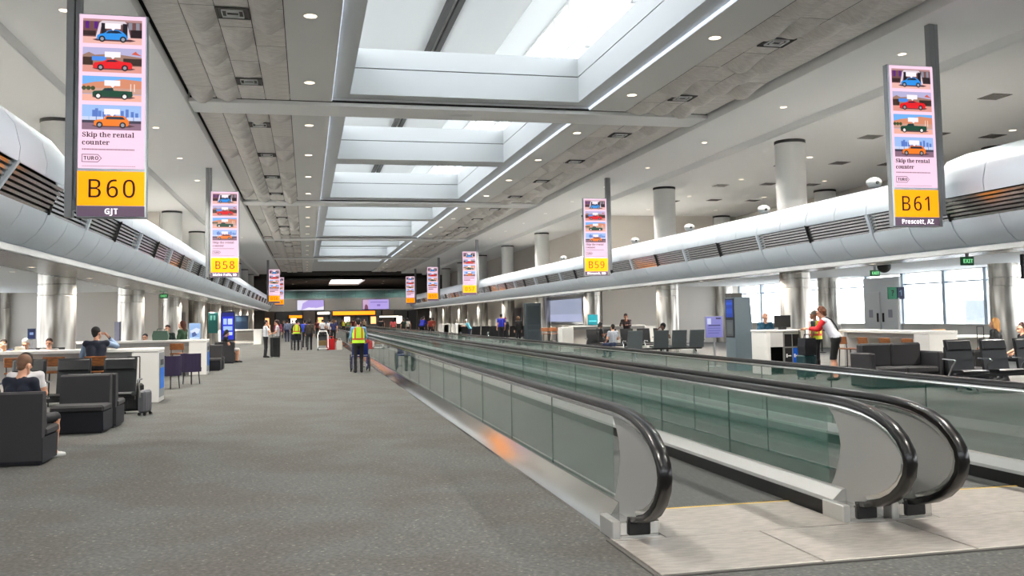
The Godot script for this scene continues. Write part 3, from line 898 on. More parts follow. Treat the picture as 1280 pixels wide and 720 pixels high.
func gate_sign(z: float, s: float, num: String, place: String, label: String, big := true) -> void:
	var wd := 1.06
	var ht := 3.385
	var y0 := 3.44
	var t := thing("gate_sign", label, "sign", Vector3(px(s, 7.76), y0, z), 0.0, "hanging gate signs")
	var tint := Color(0.05, 0.03, 0.03)
	part("case", G.new().span(Vector3(-wd / 2, 0, -0.2), Vector3(wd / 2, ht, -0.004), 0.012), M.panel, t)
	part("rear_frame", G.new().span(Vector3(-wd / 2 - 0.012, -0.012, -0.17), Vector3(wd / 2 + 0.012, ht + 0.012, -0.05)), M.postgrey, t)
	var pole := G.new()
	var xo := s * 0.63
	pole.span(Vector3(xo - 0.1, 0.0, -0.22), Vector3(xo + 0.02, 7.77 - y0, -0.06), 0.008)
	pole.span(Vector3(xo + 0.035, 0.25, -0.2), Vector3(xo + 0.13, 7.77 - y0, -0.08), 0.008)
	part("pole", pole, M.postgrey, t)
	part("mount", G.new().span(Vector3(minf(xo, s * 0.4), 0.12, -0.16), Vector3(maxf(xo, s * 0.4), 0.3, -0.08)), M.postgrey, t)
	var lo := ht * 0.232
	if not M.has("ad"):
		M.ad = ad_picture(328, 780)
		M.adscreen = null
	var sc: MeshInstance3D
	if meshes.has("adq"):
		sc = inst("ad_screen", meshes.adq, t, Vector3(0, lo + (ht - lo) / 2, 0.0))
	else:
		sc = screen("ad_screen", M.ad, Vector2(wd - 0.03, ht - lo - 0.03), Vector3(0, lo + (ht - lo) / 2, 0.0), t, 0.66)
		meshes.adq = sc.mesh
	part("gate_plate", G.new().span(Vector3(-wd / 2 + 0.01, 0.19, -0.01), Vector3(wd / 2 - 0.01, lo - 0.03, 0.0)), cached_glow("orange", Color(1.0, 0.60, 0.03), 0.6), t)
	part("place_strip", G.new().span(Vector3(-wd / 2 + 0.01, 0.01, -0.01), Vector3(wd / 2 - 0.01, 0.18, 0.0)), cached_glow("plum", Color(0.40, 0.33, 0.40), 0.25), t)
	words(num, 0.29, mat(0.13, 0.05, 0.03, 0.6), t, Vector3(0, 0.46, 0.004), "Droid Sans", 400, 3)
	if place:
		words(place, 0.095, cached_glow("signwhite", Color(0.95, 0.93, 0.95), 0.6), t, Vector3(0, 0.093, 0.004), "Droid Sans", 700)
	if big:
		var ink := mat(0.20, 0.09, 0.14, 0.6)
		var sh := ht - lo - 0.03
		var top := lo + 0.015 + sh
		var a := words("Skip the rental", 0.118, ink, t, Vector3.ZERO, "Droid Serif", 700)
		var b := words("counter", 0.118, ink, t, Vector3.ZERO, "Droid Serif", 700)
		var c := words("TURO", 0.075, ink, t, Vector3.ZERO, "Droid Sans", 700, 1)
		var fit := 1.0
		for q in [[a, 0.782], [b, 0.832], [c, 0.9335]]:
			var w: float = q[0].mesh.get_aabb().size.x
			if q[0] == a:
				fit = 0.80 / w
			if q[0] == c:
				fit = 0.225 / w
			q[0].scale = Vector3(fit, fit, 1)
			w *= fit
			q[0].position = Vector3(-wd / 2 + 0.075 + w / 2 + (0.03 if q[0] == c else 0.0), top - sh * q[1], 0.003)
	else:
		var ink := mat(0.55, 0.40, 0.48, 0.6)
		part("text_line", G.new().span(Vector3(-0.45, lo + 0.5, 0.0), Vector3(0.4, lo + 0.58, 0.004)), ink, t)
		part("text_line", G.new().span(Vector3(-0.45, lo + 0.35, 0.0), Vector3(0.05, lo + 0.43, 0.004)), ink, t)


func cached_glow(key: String, c: Color, e: float) -> StandardMaterial3D:
	if not M.has(key):
		M[key] = glow(c, e)
	return M[key]


func make_signs() -> void:
	gate_sign(-15.72, -1, "B60", "GJT", "hanging gate sign B60 with pink car advert and GJT strip")
	gate_sign(-36.8, -1, "B58", "Idaho Falls, ID", "hanging gate sign B58 with pink car advert on the left")
	gate_sign(-92.8, -1, "B56", "", "small distant hanging gate sign B56 on the left, before B54", false)
	gate_sign(-110.0, -1, "B54", "", "farthest hanging gate sign on the left, half hidden behind B56", false)
	gate_sign(-16.32, 1, "B61", "Prescott, AZ", "hanging gate sign B61 with pink car advert and Prescott strip")
	gate_sign(-37.5, 1, "B59", "Bismarck, ND", "hanging gate sign B59 with pink car advert on the right")
	gate_sign(-68.8, 1, "B57", "", "distant hanging gate sign B57 on the right beyond B59", false)
	gate_sign(-89.7, 1, "B55", "", "small distant hanging gate sign B55 on the right beyond B57", false)
	gate_sign(-109.6, 1, "B53", "", "farthest hanging gate sign on the right, beside the dark hub", false)


# ---------------------------------------------------------------- moving walkways
func make_walkways() -> void:
	walkway(2.44, 4.385, "nearer moving walkway with black handrails and green glass sides, left of the other")
	walkway(4.83, 6.78, "farther moving walkway with black handrails and green glass sides, right of the other")
	# landing plates
	var t := structure("trim_3", "brushed metal landing plate in front of the two moving walkways", "floor plate")
	var g := 0.008
	var xs := [2.24, 3.43, 4.63, 5.82, 7.02]
	for k in 4:
		part("plate", G.new().span(Vector3(xs[k] + g, 0, -5.62), Vector3(xs[k + 1] - g, 0.014, -6.52), 0.003), M.plate, t)
	for q in [[2.66, 4.22], [5.04, 6.60]]:
		part("plate", G.new().span(Vector3(q[0] + g, 0, -6.54), Vector3(q[1] - g, 0.014, -7.46), 0.003), M.plate, t)
	part("plate", G.new().span(Vector3(2.24 + g, 0, -6.54), Vector3(2.66, 0.012, -6.62), 0.003), M.plate, t)
	part("plate", G.new().span(Vector3(4.22, 0, -6.54), Vector3(5.04, 0.012, -6.62), 0.003), M.plate, t)
	part("edge_strip", G.new().span(Vector3(2.2, 0, -5.585), Vector3(7.06, 0.012, -5.62), 0.003), M.shade, t)
	part("edge_strip", G.new().span(Vector3(2.205, 0, -5.62), Vector3(2.24, 0.012, -6.6), 0.003), M.shade, t)


func walkway(xl: float, xr: float, label: String) -> void:
	var zf := -104.0
	var t := thing("moving_walkway", label, "moving walkway", Vector3((xl + xr) / 2, 0, -6.6), 0.0, "moving walkways")
	var hw := (xr - xl) / 2
	var dz := 6.6
	# everything below in the thing's own axes: x across, z from its near end
	var path := []
	path.append(Vector2(zf + dz, 0.985))
	for k in 12:
		path.append(Vector2(lerpf(zf, -7.3, k / 11.0) + dz, 0.985))
	for q in [[-6.95, 0.983], [-6.72, 0.972], [-6.5, 0.946], [-6.32, 0.905], [-6.16, 0.842], [-6.04, 0.755], [-5.965, 0.66], [-5.945, 0.56], [-5.97, 0.455], [-6.045, 0.35], [-6.16, 0.258], [-6.31, 0.185], [-6.48, 0.135], [-6.62, 0.11]]:
		path.append(Vector2(q[0] + dz, q[1]))
	var inner := []
	for k in range(11, path.size()):
		var d: Vector2 = path[mini(k + 1, path.size() - 1)] - path[k - 1]
		inner.append(path[k] - Vector2(-d.y, d.x).normalized() * 0.075)
	var plate := PackedVector2Array()
	for q in [[-7.04, 0.905]]:
		plate.append(Vector2(q[0] + dz, q[1]))
	for q in inner.slice(1, -1):
		plate.append(q)
	for q in [[-6.62, 0.12], [-7.10, 0.12], [-6.96, 0.3], [-6.88, 0.46], [-6.85, 0.58], [-6.87, 0.70], [-6.94, 0.82]]:
		plate.append(Vector2(q[0] + dz, q[1]))
	for s in [-1.0, 1.0]:
		var x: float = s * hw
		part("handrail", G.new().rail(path, x, 0.1, 0.052), M.rubber, t)
		var guide := G.new()
		var gp := [Vector2(zf + dz, 0.935)]
		for k in range(1, path.size()):
			var d: Vector2 = path[mini(k + 1, path.size() - 1)] - path[k - 1]
			gp.append(path[k] - Vector2(-d.y, d.x).normalized() * 0.048)
		part("rail_guide", guide.rail(gp.slice(0, -1), x, 0.062, 0.05), M.steel, t)
		part("newel_plate", G.new().slab(plate, x - 0.016, x + 0.016, "zy"), M.satin, t)
		# panes
		var n := 52
		var ln := (-7.06 - zf) / n
		var pane: Mesh = cached("wpane", func(): return G.new().box(Vector3.ZERO, Vector3(0.012, 0.72, ln - 0.012)).put(ArrayMesh.new(), M.walkglass))
		for k in n:
			inst("glass_panel", pane, t, Vector3(x, 0.575, -7.06 - (k + 0.5) * ln + dz + 0.0))
		var jn := G.new()
		for k in range(1, n):
			jn.box(Vector3(x, 0.575, -7.06 - k * ln + dz), Vector3(0.011, 0.71, 0.008))
		part("pane_joints", jn, mat(0.06, 0.10, 0.09, 0.5), t).set_meta("kind", "stuff")
		# outer cladding and inner deck of bright steel
		var zz0 := zf + dz
		part("outer_skirt", G.new().slab(PackedVector2Array([Vector2(x + s * 0.165, 0.0), Vector2(x + s * 0.158, 0.02), Vector2(x + s * 0.024, 0.215), Vector2(x + s * 0.012, 0.22), Vector2(x + s * 0.012, 0.0)]), zz0, -6.9 + dz), M.skirt, t)
		part("inner_deck", G.new().slab(PackedVector2Array([Vector2(x - s * 0.012, 0.235), Vector2(x - s * 0.05, 0.228), Vector2(x - s * 0.135, 0.15), Vector2(x - s * 0.14, 0.12), Vector2(x - s * 0.012, 0.12)]), zz0, -6.8 + dz), M.bright, t)
		part("brush", G.new().span(Vector3(x - s * 0.115, 0.0, zz0), Vector3(x - s * 0.15, 0.12, -6.85 + dz)), M.black, t)
		part("core", G.new().span(Vector3(x - s * 0.11, 0.0, zz0), Vector3(x + s * 0.02, 0.1, -6.95 + dz)), M.shade, t)
		# foot of the newel where the handrail runs in
		part("newel_base", G.new().span(Vector3(x - 0.16, 0.0, -6.88 + dz), Vector3(x + 0.2, 0.135, -6.6 + dz), 0.012), M.steel, t)
		part("cover_strip", G.new().span(Vector3(x - 0.185, 0.0, -6.89 + dz), Vector3(x - 0.12, 0.145, -6.585 + dz), 0.008), M.bright, t)
		part("rail_inlet", G.new().span(Vector3(x - 0.06, 0.03, -6.62 + dz), Vector3(x + 0.12, 0.16, -6.575 + dz), 0.01), M.black, t)
	part("belt", G.new().span(Vector3(-hw + 0.15, 0.0, zf + dz), Vector3(hw - 0.15, 0.006, -7.5 + dz)), M.belt, t)
	part("yellow_edge", G.new().span(Vector3(-hw + 0.15, 0.0, -7.5 + dz), Vector3(hw - 0.15, 0.012, -7.475 + dz)), mat(0.80, 0.66, 0.25, 0.6), t)
	var comb := G.new()
	for k in 60:
		var x := lerpf(-hw + 0.17, hw - 0.17, k / 59.0)
		comb.span(Vector3(x - 0.006, 0.004, -7.56 + dz), Vector3(x + 0.006, 0.010, -7.49 + dz))
	part("comb_teeth", comb, M.steel, t)


# ---------------------------------------------------------------- people: one smooth surface round a skeleton
# bones: [from, to, radius at from, radius at to, region]; regions: 0 skin, 1 top, 2 legs, 3 shoes, 4 hair
func nets(bones: Array, cell: float, k: float, cut = null) -> Array:
	var lo := Vector3.ONE * 1e9
	var hi := -lo
	for b in bones:
		var r: float = maxf(b[2], b[3])
		for e in 2:
			lo = lo.min(b[e] - Vector3.ONE * (r + 2.5 * cell))
			hi = hi.max(b[e] + Vector3.ONE * (r + 2.5 * cell))
	var nx := int((hi.x - lo.x) / cell) + 2
	var ny := int((hi.y - lo.y) / cell) + 2
	var nz := int((hi.z - lo.z) / cell) + 2
	var d := PackedFloat32Array()
	d.resize(nx * ny * nz)
	d.fill(1.0)
	for b in bones:
		var a: Vector3 = b[0]
		var ba: Vector3 = b[1] - b[0]
		var ra: float = b[2]
		var dr: float = b[3] - ra
		var l2 := maxf(ba.length_squared(), 1e-9)
		var m := maxf(b[2], b[3]) + k + 2.0 * cell
		var p0: Vector3 = (a.min(b[1]) - Vector3.ONE * m - lo) / cell
		var p1: Vector3 = (a.max(b[1]) + Vector3.ONE * m - lo) / cell
		for z in range(maxi(0, int(p0.z)), mini(nz, int(p1.z) + 2)):
			for y in range(maxi(0, int(p0.y)), mini(ny, int(p1.y) + 2)):
				var row := (z * ny + y) * nx
				for x in range(maxi(0, int(p0.x)), mini(nx, int(p1.x) + 2)):
					var p := lo + Vector3(x, y, z) * cell - a
					var t := clampf(p.dot(ba) / l2, 0.0, 1.0)
					var q := (p - ba * t).length() - ra - dr * t
					var o := d[row + x]
					var h := k - absf(o - q)
					d[row + x] = minf(o, q) - (h * h * 0.25 / k if h > 0.0 else 0.0)
	if cut != null:
		for z in nz:
			for y in ny:
				for x in nx:
					var w := (z * ny + y) * nx + x
					d[w] = cut.call(lo + Vector3(x, y, z) * cell, d[w])
	var ids := PackedInt32Array()
	ids.resize(nx * ny * nz)
	ids.fill(-1)
	var vs := PackedVector3Array()
	var ns := PackedVector3Array()
	var sx := 1
	var sy := nx
	var sz := nx * ny
	for z in nz - 1:
		for y in ny - 1:
			var w := (z * ny + y) * nx
			for x in nx - 1:
				var i := w + x
				var c0 := d[i]
				var c1 := d[i + 1]
				var c2 := d[i + sy]
				var c3 := d[i + sy + 1]
				var c4 := d[i + sz]
				var c5 := d[i + sz + 1]
				var c6 := d[i + sz + sy]
				var c7 := d[i + sz + sy + 1]
				var neg := int(c0 < 0) + int(c1 < 0) + int(c2 < 0) + int(c3 < 0) + int(c4 < 0) + int(c5 < 0) + int(c6 < 0) + int(c7 < 0)
				if neg == 0 or neg == 8:
					continue
				var s := Vector3.ZERO
				var n := 0
				if (c0 < 0) != (c1 < 0): s += Vector3(c0 / (c0 - c1), 0, 0); n += 1
				if (c2 < 0) != (c3 < 0): s += Vector3(c2 / (c2 - c3), 1, 0); n += 1
				if (c4 < 0) != (c5 < 0): s += Vector3(c4 / (c4 - c5), 0, 1); n += 1
				if (c6 < 0) != (c7 < 0): s += Vector3(c6 / (c6 - c7), 1, 1); n += 1
				if (c0 < 0) != (c2 < 0): s += Vector3(0, c0 / (c0 - c2), 0); n += 1
				if (c1 < 0) != (c3 < 0): s += Vector3(1, c1 / (c1 - c3), 0); n += 1
				if (c4 < 0) != (c6 < 0): s += Vector3(0, c4 / (c4 - c6), 1); n += 1
				if (c5 < 0) != (c7 < 0): s += Vector3(1, c5 / (c5 - c7), 1); n += 1
				if (c0 < 0) != (c4 < 0): s += Vector3(0, 0, c0 / (c0 - c4)); n += 1
				if (c1 < 0) != (c5 < 0): s += Vector3(1, 0, c1 / (c1 - c5)); n += 1
				if (c2 < 0) != (c6 < 0): s += Vector3(0, 1, c2 / (c2 - c6)); n += 1
				if (c3 < 0) != (c7 < 0): s += Vector3(1, 1, c3 / (c3 - c7)); n += 1
				ids[i] = vs.size()
				vs.append(lo + (Vector3(x, y, z) + s / n) * cell)
				ns.append(Vector3(c1 + c3 + c5 + c7 - c0 - c2 - c4 - c6, c2 + c3 + c6 + c7 - c0 - c1 - c4 - c5, c4 + c5 + c6 + c7 - c0 - c1 - c2 - c3).normalized())
	var tr := PackedInt32Array()
	for z in range(1, nz - 1):
		for y in range(1, ny - 1):
			var w := (z * ny + y) * nx
			for x in range(1, nx - 1):
				var i := w + x
				if ids[i] < 0 and d[i] * d[i + 1] > 0 and d[i] * d[i + sy] > 0 and d[i] * d[i + sz] > 0:
					continue
				for e in [[sx, sy, sz], [sy, sz, sx], [sz, sx, sy]]:
					if (d[i] < 0) != (d[i + e[0]] < 0):
						var q := [ids[i], ids[i - e[1]], ids[i - e[1] - e[2]], ids[i - e[2]]]
						if q.min() >= 0:
							tr.append_array([q[0], q[1], q[2], q[0], q[2], q[3]])
	return [vs, ns, tr]


func region_of(p: Vector3, bones: Array) -> int:
	var best := 1e9
	var r := 0
	for b in bones:
		var ba: Vector3 = b[1] - b[0]
		var t := clampf((p - b[0]).dot(ba) / maxf(ba.length_squared(), 1e-9), 0.0, 1.0)
		var q: float = (p - b[0] - ba * t).length() - lerpf(b[2], b[3], t)
		if q < best:
			best = q
			r = b[4]
	return r


func net_to(nt: Array, gs: Array, reg: Callable, tr := Transform3D.IDENTITY) -> void:
	for k in range(0, nt[2].size(), 3):
		var a: int = nt[2][k]
		var b: int = nt[2][k + 1]
		var c: int = nt[2][k + 2]
		var r: int = reg.call((nt[0][a] + nt[0][b] + nt[0][c]) / 3.0)
		gs[r].tri(tr * nt[0][a], tr * nt[0][b], tr * nt[0][c], tr.basis * nt[1][a], tr.basis * nt[1][b], tr.basis * nt[1][c])


var parts_cache := {}


func head_net() -> Array:
	if not parts_cache.has("head"):
		var b := []
		for q in [[0, 0.03, 0.015, 0, 0.05, 0.03, 0.078, 0.08], [0, 0.0, -0.02, 0, -0.045, -0.045, 0.066, 0.05], [0, -0.075, -0.07, 0, -0.08, -0.062, 0.024, 0.03], [0, -0.012, -0.095, 0, -0.035, -0.108, 0.008, 0.014], [-0.035, 0.02, -0.078, 0.035, 0.02, -0.078, 0.016, 0.016], [-0.02, -0.062, -0.09, 0.02, -0.062, -0.09, 0.011, 0.011], [-0.079, 0.0, 0.012, -0.082, -0.03, 0.008, 0.016, 0.011], [0.079, 0.0, 0.012, 0.082, -0.03, 0.008, 0.016, 0.011]]:
			b.append([Vector3(q[0], q[1], q[2]), Vector3(q[3], q[4], q[5]), q[6], q[7], 0])
		parts_cache.head = nets(b, 0.0075, 0.02)
	return parts_cache.head


# a right hand, wrist at the origin, fingers along -Y, palm facing -Z, thumb towards -X
func hand_net(grip: bool) -> Array:
	var key := "hand" + str(grip)
	if not parts_cache.has(key):
		var b := []
		for k in 4:
			var x := -0.030 + 0.020 * k
			b.append([Vector3(x * 0.5, -0.01, 0), Vector3(x, -0.085, 0), 0.016, 0.0125, 0])
			var ln: float = [0.072, 0.080, 0.074, 0.058][k]
			var c := 1.15 if grip else 0.35 + 0.08 * k
			var p := Vector3(x, -0.085, 0)
			var an := c * 0.7
			for j in 3:
				var q: Vector3 = p + Vector3(0, -cos(an), -sin(an)) * ln * [0.45, 0.32, 0.26][j]
				b.append([p, q, 0.0095 - 0.0008 * j, 0.0088 - 0.0008 * j, 0])
				p = q
				an += c
		b.append([Vector3(-0.012, -0.022, -0.005), Vector3(-0.045, -0.055, -0.022), 0.015, 0.011, 0])
		b.append([Vector3(-0.045, -0.055, -0.022), Vector3(-0.040, -0.090, -0.040), 0.0105, 0.0085, 0])
		b.append([Vector3(0, 0.03, 0), Vector3(0, -0.02, 0), 0.026, 0.022, 0])
		parts_cache[key] = nets(b, 0.0055, 0.008)
	return parts_cache[key]


# joints of a pose; a person faces -Z, feet on y = 0 unless seated on a seat of the given height
func pose(kind: String) -> Dictionary:
	var V := func(x: float, y: float, z: float) -> Vector3: return Vector3(x, y, z)
	var j := {"pel": Vector3(0, 0.93, 0), "chest": Vector3(0, 1.29, 0.01), "neck": Vector3(0, 1.46, -0.005), "head": Vector3(0, 1.60, -0.03), "tilt": 0.0, "turn": 0.0}
	for s in [-1.0, 1.0]:
		var n := "l" if s < 0 else "r"
		j["hip" + n] = Vector3(0.09 * s, 0.90, 0)
		j["kne" + n] = Vector3(0.10 * s, 0.49, -0.015)
		j["ank" + n] = Vector3(0.10 * s, 0.085, 0.025)
		j["toe" + n] = Vector3(0.125 * s, 0.035, -0.13)
		j["sho" + n] = Vector3(0.185 * s, 1.405, 0.01)
		j["elb" + n] = Vector3(0.245 * s, 1.12, 0.035)
		j["wri" + n] = Vector3(0.25 * s, 0.885, -0.05)
		j["grip" + n] = false
	match kind:
		"walk":
			j.kner = Vector3(0.10, 0.50, -0.16); j.ankr = Vector3(0.10, 0.10, -0.20); j.toer = Vector3(0.115, 0.06, -0.36)
			j.knel = Vector3(-0.10, 0.49, 0.04); j.ankl = Vector3(-0.10, 0.12, 0.28); j.toel = Vector3(-0.115, 0.035, 0.15)
			j.elbr = Vector3(0.25, 1.13, 0.12); j.wrir = Vector3(0.26, 0.90, 0.08); j.elbl = Vector3(-0.25, 1.13, -0.03); j.wril = Vector3(-0.24, 0.93, -0.2)
		"push":
			j.elbr = Vector3(0.25, 1.13, -0.02); j.wrir = Vector3(0.22, 1.0, -0.26); j.elbl = Vector3(-0.25, 1.13, -0.02); j.wril = Vector3(-0.22, 1.0, -0.26)
			j.gripr = true; j.gripl = true
			j.kner = Vector3(0.10, 0.49, -0.08); j.ankr = Vector3(0.10, 0.085, -0.06); j.toer = Vector3(0.115, 0.035, -0.22)
		"phone":
			j.elbr = Vector3(0.27, 1.18, -0.13); j.wrir = Vector3(0.13, 1.42, -0.15); j.gripr = true; j.tilt = -0.25
		"arms":
			j.elbr = Vector3(0.25, 1.14, -0.06); j.wrir = Vector3(0.08, 1.10, -0.26); j.elbl = Vector3(-0.25, 1.14, -0.06); j.wril = Vector3(-0.08, 1.10, -0.26); j.tilt = -0.3
		"lean":
			j.chest = Vector3(0, 1.25, -0.12); j.neck = Vector3(0, 1.40, -0.20); j.head = Vector3(0, 1.53, -0.25); j.tilt = -0.35
			for s in [-1.0, 1.0]:
				var n := "l" if s < 0 else "r"
				j["sho" + n] = Vector3(0.18 * s, 1.355, -0.17); j["elb" + n] = Vector3(0.23 * s, 1.15, -0.32); j["wri" + n] = Vector3(0.13 * s, 1.17, -0.54); j["hip" + n].z = 0.05
			j.pel.z = 0.05
		"sit", "sitphone", "sitlean", "sithead":
			j.pel = Vector3(0, 0.555, 0); j.chest = Vector3(0, 0.90, 0.03); j.neck = Vector3(0, 1.07, 0.02); j.head = Vector3(0, 1.205, 0.0)
			for s in [-1.0, 1.0]:
				var n := "l" if s < 0 else "r"
				j["hip" + n] = Vector3(0.10 * s, 0.53, -0.03); j["kne" + n] = Vector3(0.13 * s, 0.53, -0.45); j["ank" + n] = Vector3(0.13 * s, 0.085, -0.43); j["toe" + n] = Vector3(0.15 * s, 0.035, -0.59)
				j["sho" + n] = Vector3(0.185 * s, 1.015, 0.03); j["elb" + n] = Vector3(0.25 * s, 0.75, 0.0); j["wri" + n] = Vector3(0.16 * s, 0.65, -0.25)
			if kind == "sitphone":
				j.tilt = -0.45
				j.head.z = -0.03
				for s in [-1.0, 1.0]:
					var n := "l" if s < 0 else "r"
					j["elb" + n] = Vector3(0.23 * s, 0.74, -0.05); j["wri" + n] = Vector3(0.06 * s, 0.83, -0.27); j["grip" + n] = true
			elif kind != "sit":
				for q in ["chest", "neck", "head", "shol", "shor"]:
					j[q] = j[q] + Vector3(0, -0.05, -0.22 * (j[q].y - 0.5))
				j.elbl = Vector3(-0.27, 0.72, -0.32); j.wril = Vector3(-0.10, 0.75, -0.50); j.elbr = Vector3(0.27, 0.72, -0.32); j.wrir = Vector3(0.1, 0.75, -0.5)
				if kind == "sithead":
					j.elbr = Vector3(0.36, 0.90, -0.28); j.wrir = Vector3(0.20, 1.10, -0.26); j.turn = -0.6; j.gripr = true
	return j


# key: pose, sleeves (0 bare arms, 1 short, 2 long), legs (0 shorts, 1 long), build (1 = average)
func body_mesh(kind: String, sleeve: int, legs: int, fat: float) -> ArrayMesh:
	var j := pose(kind)
	var b := []
	var bone := func(p: String, q: String, r0: float, r1: float, reg: int) -> void:
		b.append([j[p], j[q], r0, r1, reg])
	var mid: Vector3 = j.pel.lerp(j.chest, 0.45)
	for s in [-1.0, 1.0]:
		var n := "l" if s < 0 else "r"
		var sx := Vector3(s, 0, 0)
		b.append([mid + sx * 0.055 * fat, j.chest + sx * 0.085, 0.095 * fat, 0.105, 1])
		b.append([j.pel + sx * 0.065 * fat + Vector3(0, 0.07, 0), mid + sx * 0.055 * fat, 0.10 * fat, 0.095 * fat, 1])
		b.append([j.pel + sx * 0.06 + Vector3(0, -0.01, 0), j.pel + sx * 0.06 * fat + Vector3(0, 0.03, 0), 0.105 * fat, 0.10 * fat, 2])
		b.append([j.chest + Vector3(0, 0.09, 0), j["sho" + n], 0.075, 0.058, 1])
		var kn: Vector3 = j["kne" + n]
		var an: Vector3 = j["ank" + n]
		b.append([j["hip" + n], kn, 0.084 * fat, 0.060, 2])
		b.append([kn, kn.lerp(an, 0.35), 0.056, 0.054, 2 if legs else 0])
		b.append([kn.lerp(an, 0.35), an, 0.055, 0.040 + 0.012 * legs, 2 if legs else 0])
		b.append([an - Vector3(0, 0.03, 0), j["toe" + n], 0.044, 0.034, 3])
		b.append([an - Vector3(0, 0.035, 0), an + (an - j["toe" + n]) * Vector3(0.25, 0, 0.25) - Vector3(0, 0.04, 0), 0.04, 0.036, 3])
		var el: Vector3 = j["elb" + n]
		b.append([j["sho" + n], j["sho" + n].lerp(el, 0.6), 0.053, 0.047, 1 if sleeve else 0])
		b.append([j["sho" + n].lerp(el, 0.6), el, 0.046, 0.041, 1 if sleeve == 2 else 0])
		b.append([el, j["wri" + n], 0.040, 0.026, 1 if sleeve == 2 else 0])
	b.append([j.neck - Vector3(0, 0.03, 0), j.head + Vector3(0, -0.03, 0.015), 0.055, 0.05, 0])
	var gs := [G.new(), G.new(), G.new(), G.new(), G.new()]
	net_to(nets(b, 0.019, 0.035), gs, func(p): return region_of(p, b))
	var hb := Basis.from_euler(Vector3(j.tilt, j.turn, 0))
	net_to(head_net(), gs, func(_p): return 0, Transform3D(hb, j.head))
	for e in [-1.0, 1.0]:
		gs[4].ball(j.head + hb * Vector3(0.031 * e, 0.0, -0.089), Vector3(0.013, 0.008, 0.007), 6)
	gs[4].box(j.head + hb * Vector3(0, -0.062, -0.1015), Vector3(0.036, 0.005, 0.004), 0.0, hb)
	for s in [-1.0, 1.0]:
		var n := "l" if s < 0 else "r"
		var dn: Vector3 = -(j["wri" + n] - j["elb" + n]).normalized()
		var fw := Vector3(-s, 0, 0) if absf(dn.y) > 0.6 else Vector3(0, -1, 0) * -1.0
		var xx := dn.cross(-fw if absf(dn.y) > 0.6 else fw).normalized()
		var zz := xx.cross(dn).normalized()
		net_to(hand_net(j["grip" + n]), gs, func(_p): return 0, Transform3D(Basis(xx * (1.0 if s > 0 else -1.0), dn, zz), j["wri" + n]))
	var am := ArrayMesh.new()
	for k in 5:
		gs[k].put(am, M.skin if k == 0 else M.white)
	return am


func hair_mesh(style: String) -> ArrayMesh:
	var b := []
	for q in {
		"short": [[0, 0.055, 0.022, 0, 0.06, 0.03, 0.084, 0.084], [0, 0.0, 0.05, 0, -0.03, 0.045, 0.062, 0.05]],
		"thin": [[0, 0.03, 0.03, 0, -0.02, 0.045, 0.081, 0.055]],
		"long": [[0, 0.055, 0.022, 0, 0.06, 0.03, 0.087, 0.087], [0, 0.0, 0.05, 0, -0.17, 0.075, 0.085, 0.055], [-0.07, 0.0, 0.02, -0.08, -0.14, 0.03, 0.03, 0.025], [0.07, 0.0, 0.02, 0.08, -0.14, 0.03, 0.03, 0.025]],
		"bob": [[0, 0.055, 0.022, 0, 0.06, 0.03, 0.09, 0.09], [0, 0.0, 0.05, 0, -0.06, 0.055, 0.088, 0.06], [-0.07, 0.02, 0.0, -0.08, -0.06, 0.01, 0.035, 0.03], [0.07, 0.02, 0.0, 0.08, -0.06, 0.01, 0.035, 0.03]],
		"puff": [[0, 0.06, 0.04, 0, 0.07, 0.04, 0.12, 0.12], [0, 0.0, 0.06, 0, -0.02, 0.06, 0.09, 0.08]],
		"cap": [[0, 0.062, 0.015, 0, 0.065, 0.025, 0.086, 0.086], [-0.04, 0.045, -0.09, 0.04, 0.045, -0.09, 0.012, 0.012], [-0.03, 0.04, -0.12, 0.03, 0.04, -0.12, 0.01, 0.01]],
	}[style]:
		b.append([Vector3(q[0], q[1], q[2]), Vector3(q[3], q[4], q[5]), q[6], q[7], 4])
	var g := [G.new(), G.new(), G.new(), G.new(), G.new()]
	var lim := func(p: Vector3, dd: float) -> float: return maxf(dd, -0.045 - p.z + 0.55 * (0.07 - p.y) if p.y < 0.1 else dd)
	net_to(nets(b, 0.0105, 0.02, lim if style != "cap" else null), g, func(_p): return 4)
	return g[4].put(ArrayMesh.new(), M.white)


# look: pose, sleeve, legs, build, height; colours top, legs, shoes, skin, hair; hair style
func person(label: String, at: Vector3, turn: float, kind: String, sleeve: int, legs: int, top: Color, low: Color, hair: Color, style: String, opt := {}) -> Node3D:
	var t := thing("person", label, "person", at, turn, opt.get("group", ""))
	var k: float = opt.get("h", 1.0)
	t.scale = Vector3.ONE * k
	var fat: float = opt.get("fat", 1.0)
	var o := inst("body", cached("%s %d %d %.2f" % [kind, sleeve, legs, fat], body_mesh.bind(kind, sleeve, legs, fat)), t)
	var skin: Color = opt.get("skin", Color(0.78, 0.57, 0.46))
	var shoe: Color = opt.get("shoe", Color(0.08, 0.08, 0.09))
	var cols := [skin, top, low, shoe, Color(0.16, 0.09, 0.08)]
	for i in o.mesh.get_surface_count():
		o.set_surface_override_material(i, mat(cols[i].r, cols[i].g, cols[i].b, 0.8 if i else 0.6))
	var j := pose(kind)
	if style:
		var h := inst("cap" if style == "cap" else "hair", cached("hair" + style, hair_mesh.bind(style)), t, j.head)
		h.rotation = Vector3(j.tilt, j.turn, 0)
		h.material_override = mat(hair.r, hair.g, hair.b, 0.75)
	if opt.has("vest"):
		vest(t, j, opt.vest)
	return t


